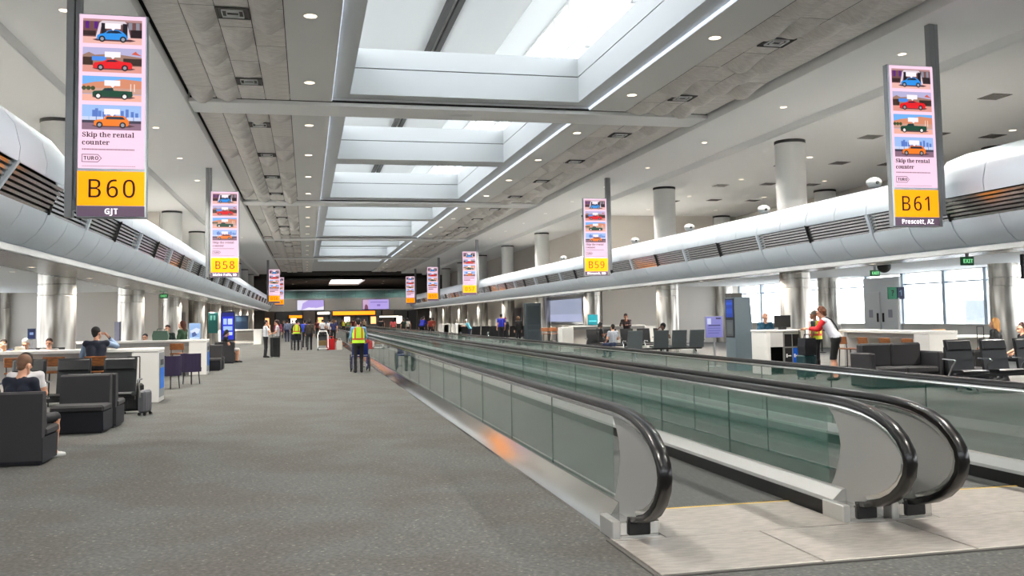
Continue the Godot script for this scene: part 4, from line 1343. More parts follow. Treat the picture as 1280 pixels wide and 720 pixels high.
# a hi-vis waistcoat: an open tube round the chest with reflective bands
func vest(t: Node3D, j: Dictionary, c: Color) -> void:
	var m := mat(c.r, c.g, c.b, 0.7)
	var band := mat(0.80, 0.25, 0.18, 0.6)
	var ring := func(y: float, rx: float, rz: float) -> Array:
		var p := []
		for k in 25:
			var a := TAU * k / 24
			p.append(Vector3(cos(a) * rx, y, sin(a) * rz + 0.01))
		return p
	var rows := [ring.call(0.95, 0.205, 0.155), ring.call(1.1, 0.19, 0.142), ring.call(1.28, 0.212, 0.145), ring.call(1.38, 0.19, 0.125), ring.call(1.455, 0.12, 0.095)]
	var g := G.new()
	for r in rows.size() - 1:
		for k in 24:
			if r >= 2 and (k % 12 < 2 or k % 12 > 9):
				continue
			var q := [rows[r][k], rows[r][k + 1], rows[r + 1][k + 1], rows[r + 1][k]]
			var nn := []
			for p in q: nn.append(Vector3(p.x, 0, p.z * 1.6).normalized())
			g.quads(q[0], q[1], q[2], q[3], nn[0], nn[1], nn[2], nn[3])
	part("vest", g, m, t)
	var bg := G.new()
	for k in 24:
		var a := TAU * k / 24
		var b := TAU * (k + 1) / 24
		bg.quad(Vector3(cos(a) * 0.207, 1.05, sin(a) * 0.157 + 0.01), Vector3(cos(b) * 0.207, 1.05, sin(b) * 0.157 + 0.01), Vector3(cos(b) * 0.203, 1.10, sin(b) * 0.153 + 0.01), Vector3(cos(a) * 0.203, 1.10, sin(a) * 0.153 + 0.01), Vector3(cos(a), 0, sin(a)))
	for s in [-1.0, 1.0]:
		for z in [-1.0, 1.0]:
			bg.box(Vector3(0.11 * s, 1.27, 0.135 * z + 0.01), Vector3(0.045, 0.34, 0.012), 0.0, Basis.from_euler(Vector3(-0.04 * z, 0.35 * s * z, 0)))
	part("vest_band", bg, band, t)


# ---------------------------------------------------------------- furniture and luggage
func cpart(called: String, key: String, parent: Node, m: Material, make: Callable, at := Vector3.ZERO) -> MeshInstance3D:
	return inst(called, cached(key, func(): return (make.call() as G).put(ArrayMesh.new(), m)), parent, at)


# one upholstered lounge seat, front towards +Z, origin under the middle of its front edge
func lounge(label: String, at: Vector3, turn := 0.0, wd := 0.78) -> Node3D:
	var t := thing("lounge_seat", label, "lounge seat", at, turn, "upholstered lounge seats")
	var k := "%.2f" % wd
	cpart("base", "lo_b" + k, t, M.navyfab, func(): return G.new().slab(PackedVector2Array([Vector2(-0.06, 0.03), Vector2(-0.02, 0.33), Vector2(-0.72, 0.33), Vector2(-0.72, 0.03)]), -wd / 2 + 0.012, wd / 2 - 0.012, "zy"))
	cpart("plinth", "lo_p" + k, t, M.black, func(): return G.new().span(Vector3(-wd / 2 + 0.05, 0, -0.12), Vector3(wd / 2 - 0.05, 0.035, -0.68)))
	cpart("seat", "lo_s" + k, t, M.charcoal, func(): return G.new().span(Vector3(-wd / 2, 0.33, 0.0), Vector3(wd / 2, 0.44, -0.6), 0.03))
	cpart("backrest", "lo_k" + k, t, M.charcoal, func(): return G.new().slab(PackedVector2Array([Vector2(-0.50, 0.43), Vector2(-0.56, 0.86), Vector2(-0.58, 0.885), Vector2(-0.68, 0.885), Vector2(-0.71, 0.86), Vector2(-0.735, 0.06), Vector2(-0.62, 0.06), Vector2(-0.60, 0.43)]), -wd / 2 + 0.02, wd / 2 - 0.02, "zy"))
	return t


# a two or three seat version with arms
func sofa(label: String, at: Vector3, turn: float, wd: float) -> void:
	var t := thing("sofa", label, "sofa", at, turn)
	part("base", G.new().span(Vector3(-wd / 2 + 0.02, 0.04, -0.03), Vector3(wd / 2 - 0.02, 0.32, -0.75)), M.navyfab, t)
	for k in 2:
		part("seat", G.new().span(Vector3(-wd / 2 + 0.16 + k * (wd - 0.3) / 2, 0.32, 0), Vector3(-wd / 2 + 0.15 + (k + 1) * (wd - 0.3) / 2, 0.46, -0.62), 0.03), M.charcoal, t)
		part("backrest", G.new().span(Vector3(-wd / 2 + 0.16 + k * (wd - 0.3) / 2, 0.44, -0.56), Vector3(-wd / 2 + 0.15 + (k + 1) * (wd - 0.3) / 2, 0.97, -0.76), 0.04), M.charcoal, t)
	for s in [-1.0, 1.0]:
		part("arm", G.new().span(Vector3(s * (wd / 2 - 0.15), 0.04, 0.0), Vector3(s * wd / 2, 0.78, -0.76), 0.03), M.charcoal, t)


# beam seating, fronts towards +Z
func tandem(label: String, at: Vector3, turn: float, xs: Array, m: Material, wd := 0.56, pad := true) -> void:
	var t := thing("beam_seating", label, "seating", at, turn)
	var top := 1.08
	var k := "%.2f%s%d" % [wd, str(pad), m.get_instance_id()]
	for x in xs:
		var o := Vector3(x, 0, 0)
		cpart("seat", "ta_s" + k, t, m, func(): return G.new().slab(PackedVector2Array([Vector2(0.26, 0.41), Vector2(0.27, 0.45), Vector2(0.22, 0.475), Vector2(-0.2, 0.45), Vector2(-0.2, 0.39)]), -wd / 2, wd / 2, "zy"), o)
		cpart("backrest", "ta_b" + k, t, m, func(): return G.new().slab(PackedVector2Array([Vector2(-0.14, 0.44), Vector2(-0.21, 0.85), Vector2(-0.27, top), Vector2(-0.31, top - 0.01), Vector2(-0.26, 0.8), Vector2(-0.20, 0.40)]), -wd / 2, wd / 2, "zy"), o)
		if pad:
			cpart("headrest", "ta_h" + k, t, m, func(): return G.new().box(Vector3(0, 0.955, -0.215), Vector3(wd - 0.02, 0.22, 0.06), 0.025, Basis.from_euler(Vector3(-0.25, 0, 0))), o)
	cpart("beam", "ta_m%d%.2f%.2f" % [xs.size(), xs[0], xs[-1]], t, M.dark, func(): return G.new().span(Vector3(xs[0] - 0.3, 0.32, -0.05), Vector3(xs[-1] + 0.3, 0.39, 0.05), 0.008))
	var arm := func():
		return G.new().pipe([Vector3(0, 0.36, -0.02), Vector3(0, 0.56, 0.10), Vector3(0, 0.66, 0.20), Vector3(0, 0.68, 0.16), Vector3(0, 0.68, -0.18)], 0.018, 8)
	for i in xs.size() + 1:
		var x: float = xs[0] - (xs[1] - xs[0]) / 2 if i == 0 else xs[-1] + (xs[1] - xs[0]) / 2 if i == xs.size() else (xs[i - 1] + xs[i]) / 2
		cpart("armrest", "ta_a", t, M.chrome, arm, Vector3(x, 0, 0))
	for x in [xs[0], xs[-1]]:
		cpart("leg", "ta_l", t, M.chrome, func(): return G.new().slab(PackedVector2Array([Vector2(0.30, 0.0), Vector2(0.30, 0.03), Vector2(0.05, 0.34), Vector2(-0.05, 0.34), Vector2(-0.30, 0.03), Vector2(-0.30, 0.0), Vector2(-0.22, 0.0), Vector2(0, 0.26), Vector2(0.22, 0.0)]), -0.025, 0.025, "zy"), Vector3(x, 0, 0))


# bar-height white worktop between two end panels, from a to b along X, front edge at z = 0 going back
func bar_counter(label: String, at: Vector3, turn: float, ln: float, dp: float, ht: float, power := true) -> Node3D:
	var t := thing("bar_counter", label, "counter", at, turn)
	part("worktop", G.new().span(Vector3(-ln, ht - 0.07, 0), Vector3(0, ht, -dp), 0.01), M.laminate, t)
	part("apron", G.new().span(Vector3(-ln + 0.05, ht - 0.2, -0.12), Vector3(-0.5, ht - 0.07, -0.16)), mat(0.62, 0.61, 0.60, 0.5), t)
	for x in [0.0, -ln + 0.55]:
		part("end_panel", G.new().span(Vector3(x - 0.55, 0.0, -0.01), Vector3(x - 0.004, ht - 0.072, -dp + 0.01), 0.006), M.laminate, t)
	part("spine", G.new().span(Vector3(-ln + 0.5, 0.1, -dp * 0.6), Vector3(-0.5, ht - 0.2, -dp * 0.6 - 0.04)), M.beige, t)
	part("foot_rail", G.new().cone(Vector3(-ln + 0.5, 0.22, -0.25), Vector3(-0.5, 0.22, -0.25), 0.02, 0.02, 8), M.steel, t)
	if power:
		var pp := part("power_panel", G.new().span(Vector3(-0.006, 0.1, -0.06), Vector3(0.006, ht - 0.1, -dp + 0.06)), M.postgrey, t)
		part("blue_label", G.new().span(Vector3(0.004, 0.28, -0.12), Vector3(0.01, 0.72, -dp + 0.12)), mat(0.05, 0.42, 0.80, 0.5), pp)
		part("outlet", G.new().span(Vector3(0.006, 0.78, -0.2), Vector3(0.012, 0.9, -dp + 0.2)), M.black, pp)
	return t


func stool(label: String, at: Vector3, turn := 0.0, ht := 0.72, group := "wood backed bar stools") -> void:
	var t := thing("bar_stool", label, "stool", at, turn, group)
	var k := "%.2f" % ht
	cpart("seat", "st_s" + k, t, M.wood, func(): return G.new().box(Vector3(0, ht, 0), Vector3(0.42, 0.04, 0.4), 0.015))
	cpart("backrest", "st_b" + k, t, M.wood, func(): return G.new().box(Vector3(0, ht + 0.22, 0.19), Vector3(0.42, 0.2, 0.03), 0.012, Basis.from_euler(Vector3(0.12, 0, 0))))
	for x in [-0.17, 0.17]:
		for z in [-0.16, 0.16]:
			cpart("leg", "st_l%s%.2f%.2f" % [k, x, z], t, M.dark, func(): return G.new().cone(Vector3(x * 1.15, 0, z * 1.2), Vector3(x, ht - 0.02, z), 0.014, 0.016, 8))
		cpart("stay", "st_t%s%.2f" % [k, x], t, M.dark, func(): return G.new().cone(Vector3(x, ht, 0.16), Vector3(x, ht + 0.26, 0.2), 0.012, 0.012, 8))
	cpart("foot_ring", "st_r" + k, t, M.dark, func():
		return G.new().pipe([Vector3(-0.19, 0.24, -0.18), Vector3(0.19, 0.24, -0.18), Vector3(0.19, 0.24, 0.18), Vector3(-0.19, 0.24, 0.18), Vector3(-0.19, 0.24, -0.18)], 0.01, 6))


func tub_chair(label: String, at: Vector3, turn: float) -> void:
	var t := thing("tub_chair", label, "chair", at, turn, "purple tub chairs")
	var m := mat(0.12, 0.075, 0.20, 0.85)
	var arc := func():
		var p := PackedVector2Array()
		for k in 13:
			var a := lerpf(-0.25, PI + 0.25, k / 12.0)
			p.append(Vector2(cos(a) * 0.29, -sin(a) * 0.29))
		for k in 13:
			var a := lerpf(PI + 0.25, -0.25, k / 12.0)
			p.append(Vector2(cos(a) * 0.23, -sin(a) * 0.23))
		return G.new().slab(p, 0.34, 0.84, "xz")
	cpart("backrest", "tub_b", t, m, arc)
	cpart("seat", "tub_s", t, m, func(): return G.new().lathe(Vector3.ZERO, [Vector2(0.0, 0.34), Vector2(0.26, 0.34), Vector2(0.27, 0.44), Vector2(0.24, 0.47), Vector2(0, 0.48)], 20))
	for k in 4:
		var d := Vector3(0.19, 0, 0).rotated(UP, PI / 4 + k * PI / 2)
		cpart("leg", "tub_l%d" % k, t, M.black, func(): return G.new().cone(d * 1.15, d + Vector3(0, 0.36, 0), 0.013, 0.018, 8))


func suitcase(label: String, at: Vector3, turn: float, m: Material, s := Vector3(0.40, 0.58, 0.24), handle := 0.42) -> void:
	var t := thing("suitcase", label, "suitcase", at, turn)
	part("shell", G.new().span(Vector3(-s.x / 2, 0.05, -s.z / 2), Vector3(s.x / 2, s.y, s.z / 2), 0.035), m, t)
	var rb := G.new()
	for k in 4:
		rb.span(Vector3(-s.x * 0.36 + k * s.x * 0.22, 0.10, -s.z / 2 - 0.006), Vector3(-s.x * 0.36 + k * s.x * 0.22 + 0.03, s.y - 0.06, s.z / 2 + 0.006), 0.005)
	part("ridges", rb, m, t)
	if handle > 0.0:
		part("handle", G.new().pipe([Vector3(-0.11, s.y, -s.z / 2 + 0.04), Vector3(-0.11, s.y + handle, -s.z / 2 + 0.04), Vector3(0.11, s.y + handle, -s.z / 2 + 0.04), Vector3(0.11, s.y, -s.z / 2 + 0.04)], 0.011, 6), M.dark, t)
	for x in [-0.8, 0.8]:
		for z in [-0.7, 0.7]:
			part("wheel", G.new().cone(Vector3(x * s.x / 2 - 0.012, 0.028, z * s.z / 2), Vector3(x * s.x / 2 + 0.012, 0.028, z * s.z / 2), 0.028, 0.028, 12), M.black, t)


func tote(label: String, at: Vector3, c: Color, s: Vector3, turn := 0.0) -> void:
	var t := thing("bag", label, "bag", at, turn)
	var m := mat(c.r, c.g, c.b, 0.75)
	part("body", G.new().slab(PackedVector2Array([Vector2(-s.x * 0.46, 0), Vector2(s.x * 0.46, 0), Vector2(s.x / 2, s.y * 0.5), Vector2(s.x * 0.42, s.y), Vector2(-s.x * 0.42, s.y), Vector2(-s.x / 2, s.y * 0.5)]), -s.z / 2, s.z / 2), m, t)
	part("strap", G.new().pipe([Vector3(-s.x * 0.25, s.y * 0.96, 0), Vector3(-s.x * 0.2, s.y * 1.22, 0), Vector3(s.x * 0.2, s.y * 1.22, 0), Vector3(s.x * 0.25, s.y * 0.96, 0)], 0.012, 6), m, t)


func ring_tube(g: G, c: Vector3, ax: Vector3, r: float, th: float, seg := 24) -> G:
	var x := ax.cross(Vector3.UP if absf(ax.y) < 0.8 else Vector3.RIGHT).normalized()
	var y := ax.cross(x)
	for k in seg:
		var a := TAU * k / seg
		var b := TAU * (k + 1) / seg
		g.cone(c + (x * cos(a) + y * sin(a)) * r, c + (x * cos(b) + y * sin(b)) * r, th, th, 6, false)
	return g


# pushed from behind: back towards +Z
func wheelchair(label: String, at: Vector3, turn: float, c: Color) -> void:
	var t := thing("wheelchair", label, "wheelchair", at, turn, "wheelchairs")
	var m := mat(c.r, c.g, c.b, 0.35, 0.4)
	for s in [-1.0, 1.0]:
		var w := part("wheel", ring_tube(G.new(), Vector3(s * 0.30, 0.30, 0.1), Vector3.RIGHT, 0.285, 0.018), M.black, t)
		var sp := G.new()
		for k in 10:
			var d := Vector3(0, cos(TAU * k / 10), sin(TAU * k / 10)) * 0.28
			sp.cone(Vector3(s * 0.30, 0.30, 0.1), Vector3(s * 0.30, 0.30, 0.1) + d, 0.004, 0.004, 5, false)
		part("spokes", sp, M.steel, w)
		part("caster", ring_tube(G.new(), Vector3(s * 0.25, 0.09, -0.38), Vector3.RIGHT, 0.075, 0.016, 14), M.black, t)
		part("side_frame", G.new().pipe([Vector3(s * 0.25, 0.94, 0.30), Vector3(s * 0.25, 0.94, 0.16), Vector3(s * 0.25, 0.10, 0.14), Vector3(s * 0.25, 0.22, -0.36), Vector3(s * 0.25, 0.50, -0.34), Vector3(s * 0.25, 0.50, 0.14)], 0.014, 8), m, t)
		part("armrest", G.new().span(Vector3(s * 0.25 - 0.03, 0.70, -0.2), Vector3(s * 0.25 + 0.03, 0.73, 0.14), 0.01), M.black, t)
		part("footrest", G.new().span(Vector3(s * 0.12 - 0.08, 0.12, -0.58), Vector3(s * 0.12 + 0.08, 0.14, -0.44), 0.006), M.black, t)
	part("seat", G.new().span(Vector3(-0.24, 0.48, -0.32), Vector3(0.24, 0.52, 0.13), 0.01), m, t)
	part("backrest", G.new().span(Vector3(-0.24, 0.55, 0.13), Vector3(0.24, 0.92, 0.16), 0.01), m, t)


func panel_stand(called: String, label: String, cat: String, at: Vector3, turn: float, size: Vector2, y: float, im: Image, glow_e := 0.0) -> void:
	var t := thing(called, label, cat, at, turn)
	part("board", G.new().span(Vector3(-size.x / 2, y, -0.03), Vector3(size.x / 2, y + size.y, 0.0), 0.006), M.postgrey, t)
	screen("print", im, size - Vector2(0.03, 0.03), Vector3(0, y + size.y / 2, 0.003), t, glow_e)
	if y > 0.05:
		part("post", G.new().span(Vector3(-0.03, 0.02, -0.025), Vector3(0.03, y, -0.008)), M.postgrey, t)
	part("foot", G.new().span(Vector3(-size.x * 0.4, 0, -0.12), Vector3(size.x * 0.4, 0.02, 0.1), 0.005), M.postgrey, t)


func picture(w: int, h: int, bg: Color, bits: Array) -> Image:
	var im := Image.create(w, h, false, Image.FORMAT_RGB8)
	im.fill(bg)
	for b in bits:
		if b.size() == 5:
			im.fill_rect(Rect2i(b[0], b[1], b[2], b[3]), b[4])
		else:
			poly(im, b[0], b[1])
	return im


func exit_sign(label: String, at: Vector3, top: float) -> void:
	var t := thing("exit_sign", label, "sign", at, 0.0)
	part("case", G.new().box(Vector3(0, 0.1, 0), Vector3(0.34, 0.2, 0.06), 0.01), mat(0.10, 0.42, 0.24, 0.5), t)
	words("EXIT", 0.09, cached_glow("exit", Color(0.55, 0.95, 0.65), 0.5), t, Vector3(0, 0.1, 0.032), "Droid Sans", 700)
	part("hanger", G.new().span(Vector3(-0.03, 0.2, -0.03), Vector3(0.03, top - at.y, 0.03), 0.004), M.postgrey, t)


func dome_camera(label: String, at: Vector3, s: float) -> void:
	var t := thing("security_camera", label, "camera", at, 0.0, "white cameras on the right fascia")
	cpart("housing", "cam_h", t, mat(0.74, 0.75, 0.75, 0.5), func(): return G.new().ball(Vector3(0, 0, 0), Vector3(0.19, 0.13, 0.19), 14))
	cpart("bracket", "cam_b", t, mat(0.70, 0.71, 0.71, 0.5), func(): return G.new().cone(Vector3(0.0, -0.12, 0), Vector3(0.0, -0.05, 0), 0.14, 0.14, 16))
	cpart("lens", "cam_l", t, M.black, func(): return G.new().cone(Vector3(-0.02, -0.02, 0.15), Vector3(-0.03, -0.03, 0.215), 0.05, 0.035, 12))


func wall_door(called: String, label: String, at: Vector3, turn: float, size: Vector2, c: Color) -> void:
	var t := structure(called, label, "door")
	t.position = at
	t.rotation.y = turn
	part("frame", G.new().span(Vector3(-size.x / 2 - 0.08, 0, -0.04), Vector3(size.x / 2 + 0.08, size.y + 0.08, 0.03)), M.postgrey, t)
	part("leaf", G.new().span(Vector3(-size.x / 2, 0.01, 0.0), Vector3(size.x / 2, size.y, 0.045), 0.006), mat(c.r, c.g, c.b, 0.5), t)
	part("handle", G.new().cone(Vector3(size.x / 2 - 0.12, 1.02, 0.08), Vector3(size.x / 2 - 0.12, 1.22, 0.08), 0.012, 0.012, 8), M.steel, t)


# ---------------------------------------------------------------- what stands where
func make_left() -> void:
	lounge("charcoal lounge seat nearest the camera, seen from behind, with a man in navy on it", Vector3(-3.5, 0, -12.66), PI)
	lounge("empty charcoal lounge seat facing the camera, just beyond the man in navy", Vector3(-3.46, 0, -15.05))
	lounge("empty charcoal lounge seat back to back behind the one facing the camera", Vector3(-3.42, 0, -16.55), PI)
	lounge("charcoal lounge seat beside the end of the farther white bar counter", Vector3(-3.3, 0, -32.6), 0.0, 0.8)
	lounge("charcoal lounge seat back to back behind the one by the farther bar counter", Vector3(-3.28, 0, -34.1), PI, 0.8)
	lounge("charcoal lounge seat on which a woman in black sits near the blue kiosk", Vector3(-3.25, 0, -38.9), PI, 0.8)
	tandem("black padded beam seating in front of the near white bar counter", Vector3(0, 0, -17.4), 0.0, [-4.85, -4.1, -3.32], M.leather)
	suitcase("black cabin suitcase with raised handle beside the black beam seating", Vector3(-3.2, 0, -18.25), 0.2, M.dark, Vector3(0.36, 0.56, 0.24), 0.5)
	suitcase("grey cabin suitcase standing at the end of the black beam seating", Vector3(-2.93, 0, -17.85), 1.35, mat(0.34, 0.34, 0.36, 0.4), Vector3(0.34, 0.46, 0.14), 0.0)
	bar_counter("long white bar counter nearest on the left, with blue power label", Vector3(-3.09, 0, -20.5), 0.0, 6.2, 0.8, 1.15)
	bar_counter("long white bar counter behind the nearer one on the left", Vector3(-3.15, 0, -30.6), 0.0, 4.6, 0.8, 1.13)
	bar_counter("small far white counter on the left beside the officer in white", Vector3(-3.2, 0, -68.0), 0.0, 3.0, 1.0, 1.1, false)
	stool("wood backed bar stool behind the left of the black beam seats", Vector3(-5.03, 0, -20.15))
	stool("wood backed bar stool between the two black beam seats", Vector3(-4.2, 0, -19.95))
	stool("wood backed bar stool half hidden at the left picture edge", Vector3(-5.75, 0, -20.15))
	stool("wood backed bar stool at the farther bar counter behind purple chairs", Vector3(-3.95, 0, -29.9))
	tub_chair("purple tub chair nearer the end of the near bar counter", Vector3(-3.42, 0, -24.6), 2.5)
	tub_chair("purple tub chair behind and right of the other purple chair", Vector3(-3.1, 0, -26.2), 2.5)
	var c := thing("paper_cup", "pale brown paper cup on the near white bar counter", "cup", Vector3(-6.2, 1.15, -20.8))
	part("cup", G.new().lathe(Vector3.ZERO, [Vector2(0, 0), Vector2(0.03, 0), Vector2(0.042, 0.13)], 16), mat(0.72, 0.52, 0.38), c)
	part("lid", G.new().lathe(Vector3.ZERO, [Vector2(0.044, 0.13), Vector2(0.044, 0.145), Vector2(0.036, 0.155), Vector2(0, 0.156)], 16), M.white, c)
	var b := thing("hat", "cream sun hat lying on the near white bar counter", "hat", Vector3(-5.92, 1.15, -20.85))
	part("brim", G.new().lathe(Vector3.ZERO, [Vector2(0, 0.0), Vector2(0.17, 0.005), Vector2(0.17, 0.015), Vector2(0.10, 0.025)], 20), mat(0.86, 0.82, 0.74), b)
	part("crown", G.new().lathe(Vector3.ZERO, [Vector2(0.105, 0.02), Vector2(0.09, 0.085), Vector2(0.05, 0.10), Vector2(0, 0.10)], 20), mat(0.86, 0.82, 0.74), b)
	# little boards and kiosks
	var sky := Color(0.55, 0.68, 0.86)
	panel_stand("notice_board", "small dark blue notice board on a post by the left steel column", "sign", Vector3(-7.3, 0, -26.7), 0.0, Vector2(0.22, 0.30), 1.30, picture(32, 40, Color(0.10, 0.16, 0.36), [[8, 14, 16, 10, Color(0.55, 0.65, 0.85)]]))
	panel_stand("table_sign", "tall narrow silver sign standing on the farther bar counter", "sign", Vector3(-5.91, 1.13, -30.9), 0.0, Vector2(0.2, 0.62), 0.0, picture(24, 64, Color(0.58, 0.58, 0.66), [[18, 0, 6, 64, Color(0.40, 0.40, 0.46)]]))
	panel_stand("table_sign", "pale blue picture board standing on the farther bar counter end", "sign", Vector3(-3.56, 1.13, -30.95), 0.0, Vector2(0.38, 0.54), 0.0, picture(48, 64, sky, [[[[4, 30], [30, 18], [46, 24], [40, 40], [10, 46]], Color(0.80, 0.84, 0.92)], [[[10, 40], [24, 34], [34, 48], [14, 56]], Color(0.26, 0.34, 0.56)], [4, 58, 40, 4, Color(0.85, 0.9, 1.0)]]))
	var k := thing("digital_kiosk", "tall dark kiosk with a lit blue screen on the left aisle", "kiosk", Vector3(-3.3, 0, -40.4))
	part("body", G.new().span(Vector3(-0.29, 0, -0.25), Vector3(0.29, 2.15, 0), 0.02), M.dark, k)
	screen("screen", picture(48, 100, Color(0.06, 0.16, 0.78), [[0, 0, 48, 14, Color(0.03, 0.08, 0.45)], [6, 22, 14, 22, Color(0.70, 0.80, 0.98)], [24, 22, 18, 22, Color(0.80, 0.86, 1.0)], [6, 50, 36, 16, Color(0.62, 0.74, 0.96)], [6, 72, 14, 12, Color(0.20, 0.20, 0.90)], [24, 72, 18, 12, Color(0.78, 0.84, 1.0)]]), Vector2(0.5, 1.15), Vector3(0, 1.5, 0.004), k, 0.7)
	part("lower_panel", G.new().span(Vector3(-0.25, 0.1, 0.0), Vector3(0.25, 0.85, 0.012), 0.004), mat(0.20, 0.22, 0.26, 0.4), k)
	panel_stand("poster_stand", "dark blue framed poster stand before the far left counter", "sign", Vector3(-4.9, 0, -72.5), 0.0, Vector2(1.0, 1.9), 0.25, picture(40, 60, Color(0.10, 0.16, 0.24), [[4, 4, 32, 10, Color(0.2, 0.28, 0.36)]]))
	panel_stand("poster_stand", "teal green poster stand with pale lettering blocks far on the left", "sign", Vector3(-5.9, 0, -61), 0.0, Vector2(0.62, 1.35), 0.95, picture(40, 70, Color(0.03, 0.34, 0.33), [[8, 10, 8, 16, Color(0.5, 0.75, 0.7)], [22, 10, 8, 16, Color(0.5, 0.75, 0.7)]]))
	wall_door("door_1", "grey flush door in the far left wall, nearer of two", Vector3(-7.86, 0, -60.8), PI / 2, Vector2(4.0, 2.3), Color(0.50, 0.49, 0.48))
	wall_door("door_2", "grey flush door in the far left wall, farther of two", Vector3(-7.86, 0, -67.6), PI / 2, Vector2(4.6, 2.5), Color(0.40, 0.40, 0.41))
	exit_sign("green exit sign hanging under the left fascia soffit", Vector3(-6.0, 2.74, -41.0), 3.0)
	# people on the left
	var navy := Color(0.06, 0.08, 0.15)
	var N := Color(0.10, 0.10, 0.12)
	person("man in navy shirt and shorts with cropped hair sitting with his back turned", Vector3(-3.46, -0.02, -12.3), -0.4, "sitphone", 1, 0, navy, N, Color(0.40, 0.28, 0.20), "short", {"fat": 1.12, "shoe": Color(0.75, 0.75, 0.74)})
	person("dark haired person in a white top sitting beyond the man in navy", Vector3(-3.98, -0.05, -14.3), 0.3, "sit", 1, 1, Color(0.80, 0.78, 0.78), N, Color(0.10, 0.07, 0.05), "bob")
	var waist := person("man in navy waistcoat and grey sleeves on a stool, hand raised to head", Vector3(-4.22, 0.28, -19.9), 0.15, "sithead", 2, 1, navy, N, Color(0.09, 0.06, 0.05), "short", {"fat": 1.12, "h": 1.05})
	sleeves(waist, "sithead", Color(0.52, 0.60, 0.70), 0.96)
	person("person in blue shirt sitting at far left picture edge", Vector3(-7.7, 0.0, -25.7), 3.14, "sit", 1, 1, Color(0.13, 0.19, 0.36), N, Color(0.14, 0.10, 0.08), "short")
	person("white haired person in grey shirt sitting left of the steel column", Vector3(-7.15, 0.0, -25.7), 3.0, "sitphone", 1, 1, Color(0.50, 0.50, 0.53), N, Color(0.85, 0.84, 0.82), "short")
	person("brown haired person in white collar sitting close to the steel column", Vector3(-6.6, 0.0, -25.7), 3.14, "sit", 1, 1, Color(0.62, 0.60, 0.58), N, Color(0.20, 0.11, 0.07), "short")
	tandem("dark beam seating beside the left steel column", Vector3(0, 0, -25.9), 0.0, [-7.7, -7.15, -6.6], M.leather, 0.54, false)
	person("brown haired man in dark green sitting at the farther bar counter", Vector3(-4.6, 0.28, -32.3), 3.0, "sit", 2, 1, Color(0.10, 0.17, 0.14), N, Color(0.17, 0.09, 0.06), "short")
	person("red haired woman in green sitting at the farther bar counter", Vector3(-4.2, 0.28, -32.8), 1.2, "sit", 2, 1, Color(0.18, 0.30, 0.20), N, Color(0.30, 0.13, 0.06), "long", {"h": 1.1})
	stool("wood backed bar stool under the red haired woman in green", Vector3(-4.2, 0, -32.8), 1.2)
	stool("wood backed bar stool under the man in dark green", Vector3(-4.6, 0, -32.3), 3.0)
	person("dark haired child whose head shows above the farther bar counter", Vector3(-5.3, 0.0, -32.2), 3.0, "sit", 1, 1, Color(0.35, 0.25, 0.25), N, Color(0.10, 0.06, 0.05), "short")
	tote("big grey green backpack lying on the farther bar counter", Vector3(-4.62, 1.13, -31.0), Color(0.30, 0.40, 0.34), Vector3(0.5, 0.3, 0.28))
	person("dark haired woman in black top and white shorts sitting beside the blue kiosk", Vector3(-3.2, 0.02, -38.4), -1.2, "sitphone", 1, 0, Color(0.03, 0.03, 0.035), Color(0.75, 0.73, 0.72), Color(0.06, 0.04, 0.04), "long")
	# people in the aisle
	person("man in white uniform shirt and black trousers raising a phone in the aisle", Vector3(-1.85, 0, -43.3), -1.3, "phone", 1, 1, Color(0.86, 0.86, 0.88), N, Color(0.12, 0.07, 0.05), "short", {"h": 1.0})
	person("second person in white shirt and black trousers facing the uniformed man", Vector3(-1.35, 0, -43.9), 1.6, "arms", 1, 1, Color(0.70, 0.68, 0.70), N, Color(0.20, 0.10, 0.07), "long")
	suitcase("black roller case standing beside the man in white uniform shirt", Vector3(-1.42, 0, -43.2), 0.3, M.black, Vector3(0.42, 0.95, 0.28), 0.2)
	person("person in maroon pink top and black trousers walking away up the aisle", Vector3(-1.85, 0, -62), 0.1, "walk", 2, 1, Color(0.48, 0.17, 0.28), N, Color(0.12, 0.07, 0.06), "long")
	person("person in grey blue top and jeans beyond the maroon one", Vector3(-1.5, 0, -74), 0.0, "stand", 2, 1, Color(0.42, 0.45, 0.55), Color(0.10, 0.14, 0.28), Color(0.15, 0.09, 0.07), "short")
	person("attendant in yellow vest pushing a wheelchair far up the aisle", Vector3(-0.55, 0, -52.5), 0.0, "push", 2, 1, Color(0.10, 0.10, 0.12), N, Color(0.10, 0.07, 0.06), "short", {"vest": Color(0.72, 0.90, 0.22)})
	wheelchair("dark wheelchair in front of the far yellow vested attendant", Vector3(-0.55, 0, -53.2), 0.0, Color(0.10, 0.12, 0.2))
	person("person in dark brown coat walking beside the far attendant", Vector3(0.16, 0, -52.2), 0.0, "walk", 2, 1, Color(0.16, 0.12, 0.09), N, Color(0.06, 0.05, 0.05), "bob", {"fat": 1.25})
	person("person in bright blue top half hidden behind the brown coat", Vector3(-0.1, 0, -58), 0.0, "stand", 2, 1, Color(0.10, 0.20, 0.62), N, Color(0.10, 0.07, 0.06), "short")
	var s := thing("stroller", "white framed stroller with tan basket parked in the aisle", "stroller", Vector3(0.9, 0, -51.6))
	part("frame", G.new().pipe([Vector3(-0.28, 0.1, 0.2), Vector3(-0.28, 0.85, 0.0), Vector3(-0.18, 1.08, -0.1), Vector3(0.18, 1.08, -0.1), Vector3(0.28, 0.85, 0.0), Vector3(0.28, 0.1, 0.2)], 0.03, 8), M.white, s)
	part("basket", G.new().span(Vector3(-0.22, 0.28, -0.1), Vector3(0.22, 0.55, 0.2), 0.02), mat(0.42, 0.34, 0.20, 0.8), s)
	part("seat", G.new().box(Vector3(0, 0.7, -0.02), Vector3(0.42, 0.4, 0.05), 0.02, Basis.from_euler(Vector3(-0.3, 0, 0))), M.charcoal, s)
